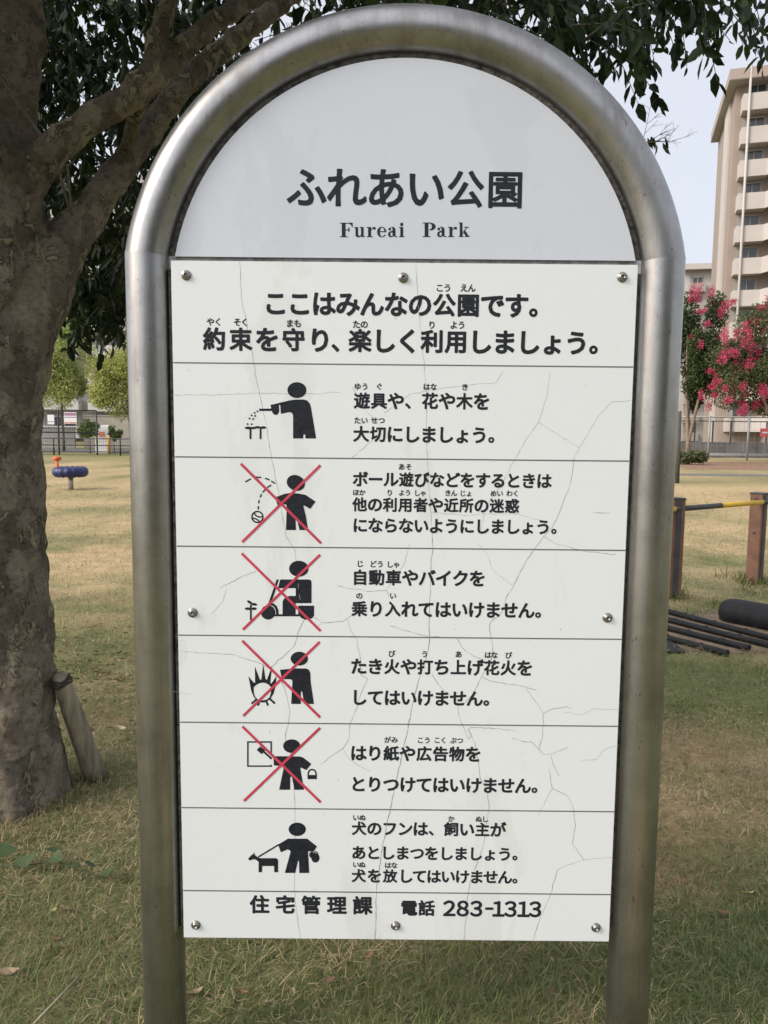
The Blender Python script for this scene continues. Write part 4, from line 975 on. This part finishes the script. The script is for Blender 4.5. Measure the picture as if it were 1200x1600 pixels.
# ------------------------------------------------------------------ right side: flowering trees, fence, wall
CG0, CG1 = (.035, .06, .022), (.10, .13, .05)
Yc = 41.0
def fl(pxs, Y, n, seed, ybias=1.0):
    r = random.Random(seed); return [tuple(P(px + r.uniform(-3, 3), py + r.uniform(-3, 3), Y + r.uniform(-1.2, .6))) for px, py in pxs]
f1 = fl([(1084, 453), (1091, 450), (1111, 454), (1083, 465), (1089, 469), (1113, 475), (1093, 489), (1105, 503), (1136, 477), (1128, 488), (1082, 529), (1095, 540), (1101, 545), (1078, 539), (1124, 529), (1143, 470)], Yc, 0, 1)
c = P(1096, 550, Yc); bs = P(1074, 712, Yc); bs.z = 0
far_tree('crape_myrtle', bs, 7.6, c, (1.75, 1.3, 3.4), 26000, .15, CG0, CG1, 'tall dark leaved flowering tree with few pink blooms beside the right steel post', 41, stems=4, tr=.13, flowers=f1, lobes=20, group='pink flowering trees')
f2 = fl([(1130, 519), (1137, 529), (1150, 523), (1163, 512), (1172, 505), (1180, 500), (1172, 525), (1165, 535), (1175, 540), (1145, 550), (1150, 555), (1130, 553), (1170, 558), (1178, 562), (1186, 548), (1195, 505), (1190, 480), (1199, 468), (1111, 577), (1118, 583), (1120, 596), (1114, 603), (1141, 598), (1146, 606), (1150, 570), (1160, 605), (1164, 612), (1178, 589), (1183, 609), (1192, 607), (1198, 611), (1095, 616), (1110, 632), (1115, 620), (1140, 624), (1157, 628), (1163, 632), (1183, 634), (1190, 632), (1167, 642), (1157, 642), (1205, 520), (1212, 560), (1220, 600), (1230, 500), (1215, 630), (1160, 575), (1172, 570), (1188, 520), (1128, 565), (1135, 610), (1150, 590), (1196, 560), (1200, 590)], Yc - 2.5, 0, 2)
c = P(1192, 566, Yc - 2); bs2 = P(1225, 712, Yc - 2); bs2.z = 0
far_tree('crape_myrtle', bs2, 6.2, c, (2.9, 1.6, 2.7), 24000, .14, (.05, .075, .03), (.15, .175, .07), 'wide flowering tree covered in pink blooms at the right border', 42, stems=4, tr=.15, flowers=f2, lobes=26, group='pink flowering trees')
shrub(1075, 722, 38, (1.5, .6, .5), 'low dark green shrubs at the foot of the flowering tree', (.07, .085, .04), (.17, .175, .09), 33, 1800)
GALV = plain('galvanised_fence', (.30, .30, .30), .55, metal=.3, var=.15)
Yg = 45.5; xa = P(1020, 700, Yg).x; xb = P(1290, 700, Yg).x; tg = lambda px: (P(px, 690, Yg).x - xa) / (xb - xa)
fence('pipe_fence', xa, xb, Yg, Yg - 1.0, 2.55, [0.02, tg(1104), tg(1162), tg(1222), 1], [.28, .34, 2.5], 'tall grey pipe fence behind the flowering trees', GALV, .07, .045, mesh=(.4, 2.45, .3))
Yk = 49.5; xa = P(1020, 700, Yk).x; xb = P(1300, 700, Yk).x
b = MB(); b.box(((xa + xb) / 2, Yk, .5), (xb - xa, .3, 1.0)); tag(b.build('retaining_wall', plain('stained_concrete', (.13, .125, .12), .95, var=.45, scale=1.2)), 'dark stained concrete wall at the foot of the right building', 'wall')
e = empty('bar_fence', ((xa + xb) / 2, Yk, 1.0), 'thin black bar fence standing on the concrete wall', 'fence')
for i in range(10):
    x = xa + (xb - xa) * (i + .3) / 10; b = MB(); b.box((x, Yk, 1.65), (.07, .07, 1.3)); b.build('post', BLACKM, e)
b = MB(); b.box(((xa + xb) / 2, Yk - .001, 2.33), (xb - xa, .06, .06)); b.build('rail', BLACKM, e)
p = P(1196, 676, Yg - 1.2); ns = empty('warning_sign', (p.x, p.y, p.z - .4), 'red and white warning plate on the grey fence at the right border', 'sign')
b = MB(); b.box((p.x, p.y, p.z), (.62, .03, .48), None, .01); b.build('plate', plain('faded_red_plate', (.62, .12, .13), .5), ns)
b = MB(); b.box((p.x, p.y - .018, p.z), (.4, .006, .09)); b.build('white_bar', WHITE, ns)
gp = G(1058, 755); b = MB(); b.tube([gp, gp + Vector((-.04, 0, 2.2))], .07, 8); tag(b.build('support_pole', plain('dark_pole', (.07, .065, .055), .8, var=.3)), 'dark leaning support pole behind the right steel post', 'pole')

# ------------------------------------------------------------------ apartment buildings
BEIGE = plain('tan_tile_wall', (.29, .235, .197), .9, var=.05, scale=.5); CREAM = plain('cream_paint', (.455, .42, .39), .85, var=.06, scale=.6)
FASC = plain('pinkish_fascia', (.33, .265, .235), .9, var=.06); SOFF = plain('grey_soffit', (.33, .315, .30), .9, var=.05)
GLASS = plain('window_glass', (.05, .055, .06), .12, var=.3, scale=.8); RECESS = plain('recess_wall', (.30, .28, .255), .9, var=.06)
def apartment(label, O, du, floors, bays, bayw, step, fh, depth_, pal, bal_w, endw=1.0, drop=0.0, pil=True, stag=0):
    wall, par, roofm = pal
    u = Vector((du[0], du[1], 0)).normalized(); v = Vector((-u.y, u.x, 0)); Hh = floors * fh + (1.55 if step else .9)
    e = empty('apartment_building', (O.x, O.y, 0), label, 'building', 'apartment blocks round the park')
    def Mx(i): # bay frame
        o = Vector((O.x, O.y, 0)) + u * (i * bayw) - v * (i * step)
        return Matrix(((u.x, v.x, 0, o.x), (u.y, v.y, 0, o.y), (0, 0, 1, 0), (0, 0, 0, 1)))
    for i in range(bays):
        M = Mx(i)
        b = MB(); b.box((bayw / 2 - .001 * i, depth_ / 2, Hh / 2), (bayw, depth_, Hh), M); b.build('wall', wall, e)
        b = MB(); b.box((bayw / 2 - (.35 if i == 0 else 0), depth_ / 2 - .75, Hh + .4), (bayw + (.7 if i == 0 else .0), depth_ + 1.5, .8), M); b.build('roof', roofm, e)
        b = MB(); b.box((bayw / 2 - (.35 if i == 0 else 0), depth_ / 2 - .75, Hh - .02), (bayw + (.62 if i == 0 else -.05), depth_ + 1.42, .05), M); b.build('soffit', SOFF, e)
        for f in range(floors):
            z = f * fh + (1.9 if step else .6)
            b = MB(); x0 = endw; x1 = endw + bal_w; dp = 1.3
            # balcony tub: floor slab, front and two side parapets
            b.box(((x0 + x1) / 2, -dp / 2, z - .09), (x1 - x0, dp, .18), M); b.box(((x0 + x1) / 2, -dp + .06, z + .55), (x1 - x0, .12, 1.1), M)
            b.box((x0 + .06, -dp / 2 + .06, z + .55), (.12, dp - .12, 1.1), M); b.box((x1 - .06, -dp / 2 + .06, z + .55), (.12, dp - .12, 1.1), M)
            if step and i < bays - 1:      # slanting parapet that links one stepped bay to the next
                p_ = M @ Vector((x1, -dp + .06, z - .18)); q_ = Mx(i + 1) @ Vector((x0 + .06, -dp + .06, z - .18)); w_ = (q_ - p_).normalized().cross(Vector((0, 0, 1))) * .12
                b.prism([p_, q_, q_ + w_, p_ + w_], Vector((0, 0, 1.279)))
            o = b.build('balcony', par, e)
            b = MB(); b.box(((x0 + x1) / 2, -.03, z + 1.2), (bal_w - .3, .05, 2.3), M); o = b.build('recess', RECESS, e)
            b = MB(); b.box(((x0 + x1) / 2 + .1, -.075, z + 1.12), (bal_w * .55, .03, 2.0), M); b.build('window', GLASS, o)
            b = MB(); b.box(((x0 + x1) / 2 + .1, -.105, z + 2.16), (bal_w * .6, .05, .09), M); b.box(((x0 + x1) / 2 + .1, -.105, z + 1.2), (.06, .05, 1.9), M); b.build('window_frame', SOFF if step else WHITE, o)
    M = Mx(0)
    if pil:
        b = MB(); b.box((-.09, 4.4, Hh / 2), (.18, 3.0, Hh), M); b.build('pilaster', par, e)
        b = MB(); b.tube([M @ Vector((endw + .45, -1.42, .1)), M @ Vector((endw + .45, -1.42, Hh + 1.0))], .10, 8); b.build('drain_pipe', CREAM, e)
    return e
O = P(1148, 190, 66)
apartment('beige ten storey apartment block with stacked cream balconies at the right border', O, (.956, -.294), 11, 3, 3.3, 2.2, 2.56, 12.5, (BEIGE, CREAM, FASC), 2.15, .4)
O2 = P(1072, 400, 118)
apartment('distant cream apartment block seen low between the arch and the nearer block', O2, (.98, -.2), 9, 4, 3.2, .0, 2.75, 12, (CREAM, RECESS, CREAM), 2.2, .6, pil=False)
GREYW = plain('mauve_grey_wall', (.33, .30, .29), .9, var=.05, scale=.5); WPAR = plain('white_parapet', (.52, .50, .48), .85, var=.05)
O3 = P(-260, 400, 84)
apartment('grey apartment block with white balcony bands behind the trees on the left', O3, (1, .05), 9, 13, 5.2, 0.0, 2.9, 12, (GREYW, WPAR, WPAR), 4.2, .5, pil=False)

v, f, c = leafy((5.5, -11.0, 2.7), (10.0, 1.6, 3.0), 9000, .55, (.02, .035, .015), (.05, .075, .028), 30, 77)  # leaf mass added behind the camera so the steel reflects something dark
tag(link('added_tree_belt', np_mesh('added_tree_belt', v, f, c), SOFTLEAF), 'added dark belt of trees, unseen behind the camera, for the sign steel to reflect', 'trees', kind='stuff')
